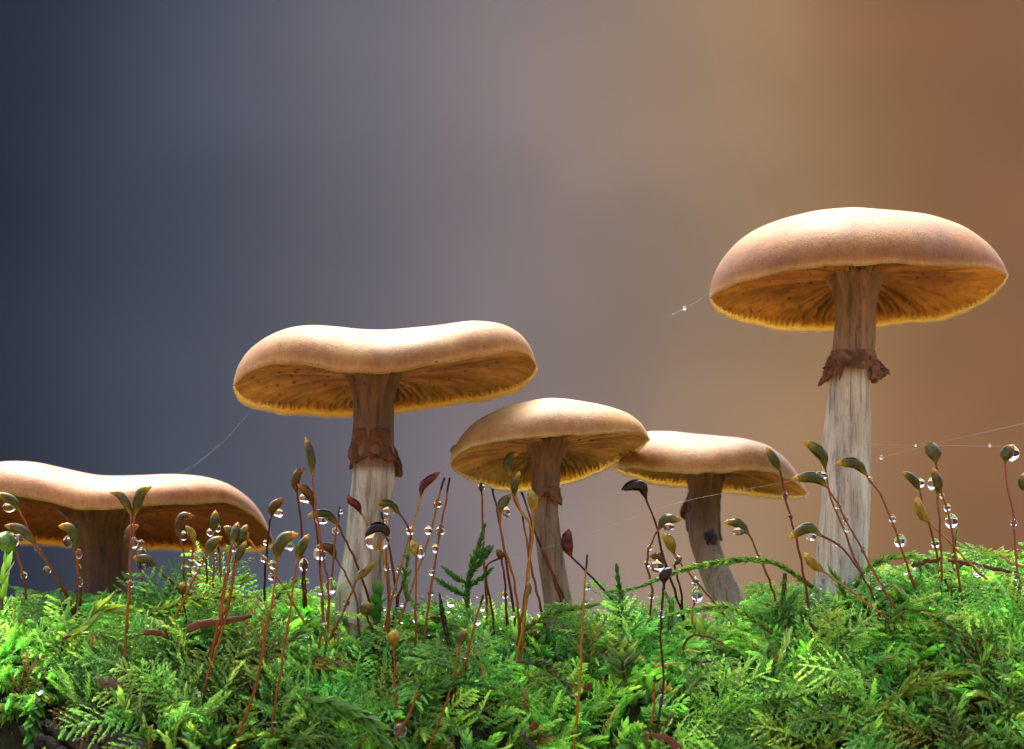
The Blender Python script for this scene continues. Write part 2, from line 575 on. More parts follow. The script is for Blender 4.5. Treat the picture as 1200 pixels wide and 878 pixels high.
def build_mushroom(s):
    Y0, top, near, far = s['Y'], s['top'], s['near'], s['far']
    xl, xr = top[0][0], top[-1][0]
    cx, R = (xl + xr) / 2, (xr - xl) / 2
    Ry = R / 100 * s.get('ry', 0.96)
    q = s.get('q', 0.45)
    ft, fn, ff = (curve_by_angle(c, cx, R, s.get('sig', 5)) for c in (top, near, far))
    sd = s['seed']

    def pt(r, th, k):
        """k=1 the skin, 0 the rim surface; in between the flesh and the gills"""
        u = r * np.cos(th)
        ch = np.sqrt(np.maximum(1 - u * u, 1e-6))
        sv = np.clip(r * np.sin(th) / ch, -1, 1)
        X = cx + R * u
        rag = 3.4 * (vnoise(3 + 6 * np.cos(th) + sd, 6 * np.sin(th) + 9) - 0.5) + 1.8 * (vnoise(30 * np.cos(th) + 40 + sd, 30 * np.sin(th) + 40) - 0.5)
        rag = rag * np.clip((r - 0.8) / 0.2, 0, 1) ** 2
        Np = P(X, fn(u) + rag, Y0 - Ry * ch)
        Fp = P(X, ff(u) + rag, Y0 + Ry * ch)
        Tp = P(X, ft(u), Y0)
        w = ((sv + 1) / 2)[..., None]
        base = Np * (1 - w) + Fp * w
        H = np.maximum((Tp[..., 2] - 0.5 * (Np + Fp)[..., 2]) * (0.93 + 0.08 * u * u), 0.02)
        hf = np.maximum(1 - sv * sv, 0) ** q
        out = base.copy()
        out[..., 2] += H * hf * k
        if np.max(k) > 0.9:                       # the margin bulges beyond the rim
            bul = 1 + s.get('bulge', 0.035) * 4 * hf * (1 - hf)
            c0 = P(cx, 0, Y0)
            out[..., 1] = c0[1] + (out[..., 1] - c0[1]) * bul
            out[..., 2] += 0.018 * (vnoise(out[..., 0] * 2.5 + sd, out[..., 1] * 2.5, 3) - 0.5) * hf
        return out

    base_pt = P(s['stem'][-1][0], s['stem'][-1][1], Y0 + s.get('dY', 0))
    root = empty('mushroom', base_pt)
    tag(root, s['label'], 'mushroom', 'mushrooms growing in a row on the mossy log')
    # ---- cap: skin above, flesh below, one closed body
    nt_, nr = 160, 44
    th = np.linspace(0, 2 * np.pi, nt_, endpoint=False)[None]
    rr = np.sin(np.linspace(0.02, 1, nr) * np.pi / 2)[:, None]
    rr, TH = np.broadcast_arrays(rr, th)
    sk = pt(rr, TH, 1.0)
    fl = pt(rr[::-1] * 0.995, TH, np.full(rr.shape, s.get('roof', 0.72)))
    V = np.concatenate([sk, fl], 0)
    ix = np.arange(V.shape[0] * nt_).reshape(V.shape[0], nt_)
    ixw = np.concatenate([ix, ix[:, :1]], 1)
    F = quads(ixw).tolist()
    v = V.reshape(-1, 3)
    v = np.concatenate([v, sk[:1].mean(1), fl[-1:].mean(1)])
    nv = len(v)
    for j in range(nt_):
        k = (j + 1) % nt_
        F.append((nv - 2, ix[0, k], ix[0, j]))
        F.append((nv - 1, ix[-1, j], ix[-1, k]))
    ct, cm = np.array(s['ctop']), np.array(s['cmargin'])
    u = rr * np.cos(TH)
    ch = np.sqrt(np.maximum(1 - u * u, 1e-6))
    sv = np.clip(rr * np.sin(TH) / ch, -1, 1)
    hf = np.maximum(1 - sv * sv, 0) ** q * np.maximum(1 - u * u, 0) ** 0.25
    mw = s.get('mw', (0.15, 0.75))
    w = np.clip((hf - mw[0]) / mw[1] + 0.35 * (vnoise(sk[..., 0] * 2 + sd, sk[..., 1] * 2, sk[..., 2] * 3) - 0.5), 0, 1)[..., None]
    csk = cm * (1 - w) + ct * w
    rimw = np.clip((rr - 0.9965) / 0.0035, 0, 1)[..., None] * 0.6      # pale thread of the very edge
    csk = csk * (1 - rimw) + np.array((0.50, 0.36, 0.22)) * rimw
    cfl = np.broadcast_to(np.array(s['cgill']) * 0.42, csk.shape)      # flesh darkened: shade between the gills painted in
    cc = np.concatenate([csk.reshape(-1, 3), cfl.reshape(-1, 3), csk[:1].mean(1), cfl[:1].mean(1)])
    mesh('cap', v, F, MC, root, cc)
    # ---- gills: radial blades of three lengths
    n = s.get('ngill', 136)
    gv, gf, gc = [], [], []
    for k in range(n):
        a = 2 * np.pi * (k + 0.35 * rng.random()) / n
        r0 = 0.10 if k % 2 == 0 else (0.42 if k % 4 == 1 else 0.66)
        m = 14
        r = np.linspace(r0, 0.988, m)
        ths = a + 0.005 * np.sin(r * 9 + rng.random() * 6) + 0.006 * rng.normal()
        up = pt(r, ths, np.full(m, s.get('roof', 0.72) + 0.03))
        ke = s.get('edge', 0.30)
        dn = pt(r, ths, np.full(m, ke) + 0.03 * (rng.random() - 0.5) + 0.025 * (vnoise(r * 9 + k * 3.3, sd) - 0.5))
        fade = np.clip((r - r0) / 0.12, 0, 1)[:, None] if r0 > 0.2 else np.ones((m, 1))
        dn = up * (1 - fade) + dn * fade
        b0 = len(gv) * 2 * m
        gv.append(np.concatenate([up, dn]))
        i = np.arange(m - 1)
        gf.append(np.stack([b0 + i, b0 + i + 1, b0 + m + i + 1, b0 + m + i], -1))
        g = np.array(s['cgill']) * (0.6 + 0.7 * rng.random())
        g2 = np.array(s['cgill_rim']) * (0.55 + 0.3 * rng.random() + 0.5 * vnoise(3 * np.cos(a) + 8 + sd, 3 * np.sin(a) + 8))  # backlit rim glow painted in: blades brighten toward the cap edge
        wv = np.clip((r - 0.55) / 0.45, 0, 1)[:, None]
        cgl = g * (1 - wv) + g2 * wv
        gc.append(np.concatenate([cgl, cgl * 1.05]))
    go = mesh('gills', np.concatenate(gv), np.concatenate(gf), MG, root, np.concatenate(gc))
    go['kind'] = 'stuff'
    # ---- stem
    st = np.array(s['stem'], float)               # px, py, radius px (top to bottom)
    ns, seg = 90, 48
    c2 = spline(st, ns)
    lean = np.linspace(0, s.get('dY', 0), ns)
    c = P(c2[:, 0], c2[:, 1], Y0 + lean)
    rad = c2[:, 2] / 100
    tt = np.linspace(0, 1, ns)[:, None]
    aa = np.linspace(0, 2 * np.pi, seg, endpoint=False)[None]
    jit = 1 + 0.10 * (vnoise(8 * np.cos(aa) + 20 + sd, 8 * np.sin(aa) + 20, tt * 5) - 0.5) + 0.16 * (vnoise(2 * np.cos(aa) + 5 + sd, 2 * np.sin(aa) + 5, tt * 6 + sd) - 0.5)
    ridge = np.clip(1 - tt / s.get('flare', 0.13), 0, 1)
    jit = jit * (1 + 0.22 * ridge * (np.sin(aa * 13 + sd) + 0.5 * np.sin(aa * 7)))
    v, f = tube(c, rad, seg, jit)
    cs = np.array([x[1] for x in s['stemcol']])
    ys = np.array([x[0] for x in s['stemcol']], float)
    colr = np.stack([np.interp(c2[:, 1], ys, cs[:, k]) for k in range(3)], -1)
    colv = np.repeat(colr, seg, 0)
    mottle = 0.75 + 0.5 * vnoise(v[:-2, 0] * 14, v[:-2, 1] * 14, v[:-2, 2] * 1.2 + sd)
    colv = np.concatenate([colv * mottle[:, None], colr[:1], colr[-1:]])
    mesh('stem', v, f, MS, root, colv)
    # ---- ring: torn membrane round the stem
    for rg in s.get('rings', []):
        ya, yb, ra, rb, ragamp, colr, a0, a1 = rg
        na, nb = 90, 12
        closed = a1 - a0 > 6.2
        ang = np.linspace(a0, a1, na, endpoint=not closed)
        hh = np.linspace(0, 1, nb)
        A, Hh = np.meshgrid(ang, hh)
        tear = vnoise(2.6 * np.cos(A) + 9 + sd, 2.6 * np.sin(A) + 9) + 0.35 * vnoise(13 * np.cos(A) + 30 + sd, 13 * np.sin(A) + 30)
        tear = (tear / 1.35 - 0.5) * 2
        py = ya + (yb - ya) * Hh * (1 + ragamp * tear)
        ccx = np.interp(py, c2[:, 1], c2[:, 0])
        cr = np.interp(py, c2[:, 1], c2[:, 2])
        scal = ra + (rb - ra) * Hh ** 1.3
        wr = 1 + 0.22 * (vnoise(6 * np.cos(A) + 3 + sd, 6 * np.sin(A) + 3, Hh * 3) - 0.5) * (0.3 + Hh) * 2
        rad_ = cr * scal * wr / 100
        cc_ = P(ccx, py, Y0)
        vo = cc_ + np.stack([rad_ * np.cos(A), rad_ * np.sin(A), 0 * A], -1)
        vi = cc_ + np.stack([(rad_ - 0.03) * np.cos(A), (rad_ - 0.03) * np.sin(A), 0 * A + 0.004], -1)
        V = np.concatenate([vo, vi[::-1]], 0)
        ix = np.arange(V.shape[0] * V.shape[1]).reshape(V.shape[:2])
        if closed:
            ix = np.concatenate([ix, ix[:, :1]], 1)
        ix = np.concatenate([ix, ix[:1]], 0)
        cv = np.broadcast_to(np.array(colr), V.shape) * (0.7 + 0.6 * vnoise(V[..., 0] * 9, V[..., 1] * 9, V[..., 2] * 9))[..., None]
        mesh('ring', V, quads(ix), MR, root, cv.reshape(-1, 3))
    return root


TAN, TANM = (0.375, 0.258, 0.112), (0.33, 0.180, 0.030)
GB, GR = (0.40, 0.25, 0.11), (0.72, 0.52, 0.20)
PALE, BROWN = (0.58, 0.56, 0.45), (0.17, 0.095, 0.038)
mushrooms = [
    dict(label='broad wavy tan mushroom, cap dipping in the middle, short dark brown stem', seed=1, Y=2.15, q=0.42, ry=0.94,
         top=[(-72, 612), (-62, 585), (-40, 562), (0, 545), (40, 544), (70, 550), (110, 558), (150, 559), (200, 560), (235, 563), (265, 574), (292, 592), (310, 612), (322, 640)],
         near=[(-72, 612), (-50, 592), (0, 580), (40, 586), (80, 595), (115, 599), (150, 597), (180, 592), (230, 590), (270, 590), (296, 602), (312, 622), (322, 640)],
         far=[(-72, 612), (-50, 628), (0, 636), (60, 641), (120, 643), (200, 645), (270, 647), (305, 647), (322, 640)],
         stem=[(122, 595, 45), (122, 620, 34), (122, 650, 29), (123, 690, 28), (124, 740, 29), (125, 800, 30)], ctop=TAN, cmargin=(0.42, 0.21, 0.07), cgill=(0.32, 0.15, 0.048), cgill_rim=(0.34, 0.17, 0.06),
         stemcol=[(590, (0.18, 0.08, 0.03)), (800, (0.16, 0.08, 0.038))]),
    dict(label='flat wide tan mushroom with dipped cap and brown ring on its pale stem', seed=2, Y=0.75, q=0.40, ry=0.95,
         top=[(273, 455), (276, 438), (287, 420), (310, 401), (340, 388), (368, 383), (400, 384), (440, 388), (490, 385), (550, 379), (585, 384), (610, 398), (624, 415), (630, 434)],
         near=[(273, 455), (281, 443), (300, 433), (325, 428), (350, 428), (380, 433), (420, 439), (455, 438), (500, 430), (560, 419), (600, 412), (620, 416), (630, 434)],
         far=[(273, 455), (277, 468), (292, 478), (330, 486), (380, 490), (430, 489), (475, 484), (520, 477), (565, 471), (600, 462), (622, 449), (630, 434)],
         stem=[(437, 432, 36), (437, 446, 27), (437, 464, 23.5), (437, 490, 22.5), (436, 520, 23.5), (437, 550, 24), (436, 580, 24.5), (433, 620, 25), (428, 660, 26), (423, 700, 27), (420, 770, 28)],
         ctop=TAN, cmargin=TANM, cgill=GB, cgill_rim=GR,
         stemcol=[(430, BROWN), (500, (0.16, 0.09, 0.038)), (548, (0.20, 0.12, 0.055)), (558, PALE), (780, (0.64, 0.61, 0.48))],
         rings=[(504, 544, 1.02, 1.13, 0.22, (0.22, 0.085, 0.028), 0, 2 * np.pi), (522, 550, 1.05, 1.22, 0.7, (0.19, 0.075, 0.03), -0.6, 1.0)]),
    dict(label='small domed tan mushroom with low bump on cap and thin fibrous grey-brown stem', seed=3, Y=0.45, q=0.5, ry=0.96,
         top=[(527, 547), (530, 530), (540, 514), (560, 495), (590, 481), (615, 474), (640, 468), (662, 469), (685, 473), (710, 477), (735, 486), (753, 500), (762, 516)],
         near=[(527, 547), (533, 535), (550, 526), (575, 520), (600, 516), (640, 512), (680, 510), (720, 507), (750, 506), (762, 516)],
         far=[(527, 547), (545, 562), (575, 573), (605, 577), (640, 575), (670, 567), (700, 555), (735, 537), (755, 525), (762, 516)],
         stem=[(641, 513, 27), (640, 530, 20), (640, 550, 16), (640, 575, 15.5), (640, 600, 14.5), (643, 640, 15), (649, 680, 16), (654, 710, 17), (660, 770, 18)],
         ctop=(0.39, 0.28, 0.142), cmargin=(0.38, 0.235, 0.058), cgill=(0.46, 0.30, 0.12), cgill_rim=(0.74, 0.55, 0.24), ngill=140,
         stemcol=[(510, (0.17, 0.095, 0.038)), (585, (0.17, 0.095, 0.04)), (600, (0.25, 0.18, 0.105)), (780, (0.30, 0.23, 0.15))],
         rings=[(572, 588, 1.05, 1.16, 0.6, (0.25, 0.13, 0.05), 0, 2 * np.pi)]),
    dict(label='leaning tan mushroom with a bent stem, brown collar flap and dark scar', seed=4, Y=1.75, q=0.42, ry=0.95, dY=-0.5,
         top=[(714, 549), (720, 530), (735, 513), (757, 503), (790, 502), (830, 507), (870, 513), (900, 523), (922, 540), (938, 562), (947, 580)],
         near=[(714, 549), (730, 548), (770, 553), (810, 556), (850, 553), (880, 551), (905, 553), (930, 565), (947, 580)],
         far=[(714, 549), (735, 560), (770, 569), (810, 573), (850, 577), (885, 583), (920, 586), (938, 585), (947, 580)],
         stem=[(828, 548, 30), (827, 562, 22), (826, 580, 19), (824, 605, 18), (825, 630, 17), (832, 655, 17), (842, 680, 18), (853, 705, 19), (868, 760, 20)],
         ctop=(0.41, 0.285, 0.13), cmargin=(0.37, 0.21, 0.055), cgill=(0.42, 0.26, 0.10), cgill_rim=(0.70, 0.48, 0.18),
         stemcol=[(548, (0.20, 0.115, 0.048)), (612, (0.15, 0.078, 0.033)), (640, (0.22, 0.14, 0.085)), (660, (0.33, 0.24, 0.16)), (780, (0.40, 0.31, 0.22))],
         rings=[(578, 606, 1.10, 1.42, 0.55, (0.19, 0.075, 0.03), 2.3, 4.9), (580, 622, 1.05, 1.10, 0.5, (0.21, 0.10, 0.04), 0, 2 * np.pi)]),
    dict(label='tall rounded tan mushroom, highest of the row, torn ring on long pale stem', seed=5, Y=0.65, q=0.5, ry=0.96,
         top=[(831, 352), (833, 332), (842, 312), (860, 290), (885, 272), (920, 257), (960, 248), (1000, 244), (1045, 246), (1090, 253), (1130, 268), (1158, 288), (1175, 308), (1182, 324)],
         near=[(831, 352), (836, 345), (855, 335), (885, 326), (920, 318), (960, 313), (1000, 310), (1040, 309), (1085, 312), (1130, 312), (1165, 314), (1182, 324)],
         far=[(831, 352), (838, 366), (860, 378), (890, 384), (930, 389), (975, 391), (1020, 385), (1060, 381), (1090, 380), (1130, 370), (1160, 352), (1176, 336), (1182, 324)],
         stem=[(1001, 312, 40), (1001, 328, 30), (1002, 345, 26), (1002, 370, 25), (1001, 400, 25.5), (998, 430, 25), (996, 455, 25), (994, 500, 26), (991, 550, 27), (989, 600, 29), (987, 650, 31), (986, 720, 32)],
         mw=(0.42, 0.6), ctop=(0.38, 0.258, 0.10), cmargin=(0.27, 0.125, 0.010), cgill=(0.42, 0.235, 0.07), cgill_rim=(0.78, 0.52, 0.13), ngill=128, edge=0.26,  # light falloff down the cap front painted in as a wide dark margin
         stemcol=[(310, (0.21, 0.115, 0.042)), (400, (0.27, 0.17, 0.085)), (432, (0.25, 0.15, 0.07)), (446, (0.50, 0.46, 0.33)), (560, (0.58, 0.56, 0.46)), (720, (0.64, 0.62, 0.52))],
         rings=[(412, 432, 1.02, 1.32, 0.35, (0.30, 0.15, 0.065), 0, 2 * np.pi), (420, 447, 1.08, 1.42, 0.8, (0.24, 0.11, 0.045), 2.6, 4.3), (420, 440, 1.08, 1.5, 0.9, (0.26, 0.13, 0.055), -0.7, 0.6)]),
]
roots = [build_mushroom(s) for s in mushrooms]
# dark scar on the leaning stem
cpt = P(832, 632, 1.75 - 0.17 - 0.17)
vv, ff_ = [], []
a = np.linspace(0, 2 * np.pi, 20, endpoint=False)
for i, q_ in enumerate(np.linspace(0, 1, 6)):
    rad = (1 - q_) * (1 + 0.3 * (vnoise(3 * np.cos(a) + 4, 3 * np.sin(a) + 4) - 0.5))
    vv.append(np.stack([cpt[0] + 0.095 * rad * np.cos(a), cpt[1] - 0.07 * math.sqrt(1 - (1 - q_) ** 2 * 0.999) + 0.05 * vnoise(a * 2 + i), cpt[2] + 0.14 * rad * np.sin(a)], -1))
for i in range(5):
    for j in range(20):
        ff_.append((i * 20 + j, i * 20 + (j + 1) % 20, (i + 1) * 20 + (j + 1) % 20, (i + 1) * 20 + j))
so = mesh('scar', np.concatenate(vv), ff_, MBARK, roots[3])
so['label'] = 'dark rough scar on the bent stem'

# ------------------------------------------------------------------ moss
def leaves(p, T, ref, size, phi, alpha, curl, width, colr, secund=None):
    """one curved, folded leaf per row; returns vertices, triangles, colours"""
    n = len(p)
    N1 = unit(np.cross(T, ref))
    N2 = np.cross(T, N1)
    rad = np.cos(phi)[:, None] * N1 + np.sin(phi)[:, None] * N2
    L = unit(np.cos(alpha)[:, None] * T + np.sin(alpha)[:, None] * rad)
    W = unit(np.cross(T, rad))
    Nn = np.cross(L, W)                        # leaf normal
    Nn = Nn * np.sign(np.sum(Nn * T, -1, keepdims=True) + 1e-6)     # facing the tip of the shoot
    tpl = np.array([(0, 0, 0), (.30, -.42, .10), (.32, 0, -.03), (.30, .42, .10), (.66, -.30, .06), (.66, .30, .06), (1, 0, 0)])
    l = tpl[None, :, 0] * size[:, None]
    w = tpl[None, :, 1] * (size * width)[:, None]
    h = tpl[None, :, 2] * (size * width)[:, None] - (curl * size)[:, None] * -tpl[None, :, 0] ** 2
    v = p[:, None] + l[..., None] * L[:, None] + w[..., None] * W[:, None] + h[..., None] * Nn[:, None]
    if secund is not None:
        v = v + (tpl[None, :, 0] ** 2.2)[..., None] * (size[:, None] * 0.45)[..., None] * secund[:, None]
    tri = np.array([(0, 1, 2), (0, 2, 3), (1, 4, 2), (2, 4, 5), (2, 5, 3), (4, 6, 5)])
    f = (np.arange(n) * 7)[:, None, None] + tri[None]
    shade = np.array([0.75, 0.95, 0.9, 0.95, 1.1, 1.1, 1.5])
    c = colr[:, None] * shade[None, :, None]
    return v.reshape(-1, 3), f.reshape(-1, 3), c.reshape(-1, 3)


def bez(p0, p1, p2, t):
    t = t[..., None]
    return (1 - t) ** 2 * p0 + 2 * t * (1 - t) * p1 + t * t * p2, unit(2 * (1 - t) * (p1 - p0) + 2 * t * (p2 - p1))


GREENS = np.array([(0.205, 0.405, 0.115), (0.155, 0.375, 0.125), (0.29, 0.47, 0.13), (0.125, 0.315, 0.11), (0.39, 0.55, 0.23), (0.24, 0.26, 0.08), (0.20, 0.14, 0.06)])
GP = np.array([0.26, 0.24, 0.18, 0.14, 0.10, 0.05, 0.03])


def roots_on_log(n, seed, zone=None):
    g = np.random.default_rng(seed)
    x = g.uniform(-6.6, 6.6, n * 3)
    Y = YC + 0.55 - g.random(n * 3) ** 0.8 * 2.55
    px = 600 + 100 * x
    zz = log_z(x, Y, 0.2)
    py = 439 - 100 * (zz * math.cos(E) - Y * math.sin(E))
    # the slipped patch of bare wood
    keep = ~((px > -30) & (px < 175) & (py > 806 + 0.25 * np.abs(px - 60)) & (g.random(len(x)) < 0.97))
    keep &= vnoise(x * 1.3 + seed, Y * 1.6) > g.random(len(x)) * 0.62
    if zone is not None:
        keep &= zone(px, py, g)
    x, Y = x[keep][:n], Y[keep][:n]
    e = 0.05
    nx = -(log_z(x + e, Y) - log_z(x - e, Y)) / (2 * e)
    ny = -(log_z(x, Y + e) - log_z(x, Y - e)) / (2 * e)
    nrm = unit(np.stack([nx * 0.6, np.clip(ny, -2.2, 2.2), np.ones(len(x))], -1))
    return g, x, Y, np.stack([x, Y, log_z(x, Y) - 0.03], -1), nrm


def spines(n, seed, length, lift, zone=None, order=0.4, cols=None, colp=None):
    """shoots of a mat: neighbours lean the same way"""
    g, x, Y, p0, nrm = roots_on_log(n, seed, zone)
    n = len(x)
    ang = 2 * np.pi * vnoise(x * 0.7 + 3 + seed, Y * 0.9) * 1.6 + g.normal(0, order, n)
    tang = unit(np.cross(nrm, np.array([0, 1.0, 0.3])))
    bit = np.cross(nrm, tang)
    side = np.cos(ang)[:, None] * tang + np.sin(ang)[:, None] * bit
    Ls = length * g.uniform(0.6, 1.3, n)
    up = lift * g.uniform(0.6, 1.35, n)
    d0 = unit(nrm * up[:, None] + side * 0.8 + g.normal(0, 0.15, (n, 3)))
    p1 = p0 + d0 * Ls[:, None] * 0.55
    d1 = unit(nrm * (up * 0.25)[:, None] + side + np.array([0, 0, -0.12]) + g.normal(0, 0.15, (n, 3)))
    p2 = p1 + d1 * Ls[:, None] * 0.55
    ci = g.choice(len(cols), n, p=colp)
    tone = (0.66 + 0.72 * vnoise(x * 1.6 + 40, Y * 1.9 + 11))[:, None]
    c = cols[ci] * tone * g.uniform(0.75, 1.65, (n, 1))
    return dict(p0=p0, p1=p1, p2=p2, nrm=nrm, side=side, c=c, L=Ls)


def clothe(sp, seed, nl, lsize, lwidth, alpha, curl, secund, flat=1.0, tip=1.0):
    g = np.random.default_rng(seed + 500)
    n = len(sp['p0'])
    t = np.clip((np.arange(nl) + 0.5) / nl + g.normal(0, 0.006, (n, nl)), 0.02, 1)
    pos, T = bez(sp['p0'][:, None], sp['p1'][:, None], sp['p2'][:, None], t)
    size = lsize * (0.55 + 0.6 * np.sin(np.pi * np.clip(0.12 + 0.78 * t, 0, 1))) * g.uniform(0.75, 1.25, (n, 1)) * g.uniform(0.8, 1.2, (n, nl))
    ph = np.arange(nl)[None] * 2.39996 + g.uniform(0, 6.28, (n, 1)) + g.normal(0, 0.25, (n, nl))
    ph = ph if flat == 1.0 else np.arctan2(np.sin(ph) * flat, np.cos(ph))
    al = (alpha - 0.55 * alpha * t ** 3) + g.normal(0, 0.12, (n, nl))
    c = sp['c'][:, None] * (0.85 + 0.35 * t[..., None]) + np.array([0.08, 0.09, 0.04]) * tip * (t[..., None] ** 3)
    f = lambda a: np.broadcast_to(a, (n, nl)).reshape(-1)
    rep3 = lambda a: np.broadcast_to(a[:, None], (n, nl, 3)).reshape(-1, 3)
    ref = rep3(sp['nrm']) + g.normal(0, 0.05, (n * nl, 3))
    sec = rep3(unit(-sp['nrm'] * 0.4 - sp['side'] * 0.2 + g.normal(0, 0.3, (n, 3)))) if secund else None
    return leaves(pos.reshape(-1, 3), T.reshape(-1, 3), ref, f(size), f(ph), f(al), f(curl * g.uniform(0.5, 1.5, (n, nl))), np.full(n * nl, lwidth), c.reshape(-1, 3), sec)


def pinnate(sp, seed, nb, ln):
    """side branches left and right of each main axis, as on a feather"""
    g = np.random.default_rng(seed + 900)
    n = len(sp['p0'])
    t = np.clip((np.arange(nb) + 0.7) / (nb + 0.6) + g.normal(0, 0.012, (n, nb)), 0.05, 0.97)
    pos, T = bez(sp['p0'][:, None], sp['p1'][:, None], sp['p2'][:, None], t)
    lat = unit(np.cross(T, sp['nrm'][:, None]))
    sgn = np.where(np.arange(nb) % 2 == 0, 1.0, -1.0)[None, :, None]
    d = unit(T * 0.75 + lat * sgn + sp['nrm'][:, None] * g.uniform(-0.1, 0.35, (n, nb, 1)))
    L = (sp['L'][:, None] * ln * (0.35 + 0.9 * np.sin(np.pi * np.clip(t * 0.85 + 0.12, 0, 1))) * g.uniform(0.75, 1.2, (n, nb)))[..., None]
    p1 = pos + d * L * 0.5
    p2 = pos + d * L + T * L * 0.18 - sp['nrm'][:, None] * L * 0.15
    r = lambda a: np.broadcast_to(a, (n, nb, 3)).reshape(-1, 3)
    c = sp['c'][:, None] * g.uniform(0.8, 1.25, (n, nb, 1)) * (0.85 + 0.3 * t[..., None])
    return dict(p0=r(pos), p1=r(p1), p2=r(p2), nrm=r(sp['nrm'][:, None]), side=r(T), c=r(c), L=np.broadcast_to(L[..., 0], (n, nb)).reshape(-1))


def join(parts):
    vs, fs, cs, b = [], [], [], 0
    for v, f, c in parts:
        vs.append(v); fs.append(f + b); cs.append(c); b += len(v)
    return np.concatenate(vs), np.concatenate(fs), np.concatenate(cs)


centre = lambda px, py, g: np.exp(-((px - 745) / 130) ** 2 - ((py - 800) / 75) ** 2) > g.random(len(px)) * 0.9
mat1 = spines(2300, 1, 0.40, 1.5, cols=GREENS, colp=GP)
mat2 = spines(620, 2, 0.9, 0.55, order=0.3, cols=GREENS, colp=GP)
mat3 = spines(900, 3, 0.48, 2.2, cols=GREENS, colp=GP)
mat5 = spines(420, 6, 0.32, 1.6, order=1.2, cols=GREENS, colp=GP)
mat4 = spines(240, 4, 0.42, 1.1, zone=centre, order=0.8, cols=GREENS[[1, 0, 2]], colp=np.array([0.5, 0.3, 0.2]))
parts = [
    clothe(mat1, 1, 60, 0.070, 0.55, 1.25, 0.75, True),
    clothe(mat2, 2, 56, 0.062, 0.60, 0.85, 0.45, True),
    clothe(pinnate(mat2, 2, 18, 0.26), 5, 15, 0.050, 0.62, 0.85, 0.45, True, tip=0.6),
    clothe(mat3, 3, 48, 0.090, 0.34, 1.05, 0.6, True),
    clothe(mat4, 4, 16, 0.22, 0.50, 0.95, 0.25, False),
    clothe(mat5, 6, 22, 0.13, 0.55, 1.15, 0.4, False),
]
v, f, c = join(parts)
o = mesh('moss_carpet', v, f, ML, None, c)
tag(o, 'dense green moss carpet covering the log', 'moss', kind='stuff')

# ------------------------------------------------------------------ single moss shoots one can tell apart
def shoot_part(c, lsize, width, alpha, curl, nl, colr, g, flat=1.0, taper=1.0):
    t = np.linspace(0.03, 1, nl)
    k = t * (len(c) - 1)
    i = np.clip(k.astype(int), 0, len(c) - 2)
    fr = (k - i)[:, None]
    pos = c[i] * (1 - fr) + c[i + 1] * fr
    T = unit(np.gradient(c, axis=0))
    T = unit(T[i] * (1 - fr) + T[i + 1] * fr)
    size = lsize * (0.6 + 0.5 * np.sin(np.pi * np.clip(0.15 + 0.8 * t ** taper, 0, 1))) * g.uniform(0.8, 1.2, nl)
    ph = np.arange(nl) * 2.39996 + g.normal(0, 0.3, nl)
    if flat != 1.0:
        ph = np.arctan2(np.sin(ph) * flat, np.cos(ph))
    al = alpha * (1 - 0.6 * t ** 4) + g.normal(0, 0.1, nl)
    cc = np.array(colr)[None] * g.uniform(0.75, 1.3, (nl, 1)) * (0.85 + 0.35 * t[:, None])
    ref = np.broadcast_to(np.array([0.1, -1.0, 0.25]), pos.shape) + g.normal(0, 0.05, pos.shape)
    return leaves(pos, T, ref, size, ph, al, np.full(nl, curl) * g.uniform(0.5, 1.5, nl), np.full(nl, width), cc)


def moss_shoot(label, pts, Y, lsize=0.12, width=0.5, alpha=0.9, curl=0.3, dens=30, colr=(0.09, 0.21, 0.025), flat=1.0, branches=(), seed=0, group=None):
    """pts from base to tip in the photograph, Y depth (one value, or base and tip)"""
    g = np.random.default_rng(seed + 100)
    Ya = np.linspace(*(Y if isinstance(Y, tuple) else (Y, Y)), len(pts))
    w = np.stack([P(p[0], p[1], y) for p, y in zip(pts, Ya)])
    w[1:] += g.normal(0, 0.02, w[1:].shape)
    c = spline(w, 40)
    root = empty('moss_shoot', c[0])
    tag(root, label, 'moss shoot', group)
    L = np.linalg.norm(np.diff(c, axis=0), axis=1).sum()
    v, f = tube(c, np.linspace(0.024, 0.008, 40), 6)
    mesh('stalk', v, f, MSTALK, root, np.tile(np.array([(0.10, 0.10, 0.025)]), (len(v), 1)))
    prt = [shoot_part(c, lsize, width, alpha, curl, max(12, int(L * dens)), colr, g, flat)]
    for (t, dx, dz, ln) in branches:
        i = int(t * 39)
        b0 = c[i]
        d = unit(np.array([dx, g.normal(0, 0.25), dz]))
        bc = spline([b0, b0 + d * ln * 0.5, b0 + d * ln + np.array([0, 0, 0.06 * ln])], 16)
        v, f = tube(bc, np.linspace(0.015, 0.006, 16), 5)
        mesh('side_branch', v, f, MSTALK, root, np.tile(np.array([(0.10, 0.10, 0.025)]), (len(v), 1)))
        prt.append(shoot_part(bc, lsize * 0.85, width, alpha, curl, max(10, int(ln * dens * 1.1)), colr, g, flat))
    v, f, cc = join(prt)
    lo = mesh('foliage', v, f, ML, root, cc)
    lo['kind'] = 'stuff'
    return root


def feather(n, side=1, ln=0.3, t0=0.15, ang=0.8):
    return [(t, 0, 0, 0) for t in ()]


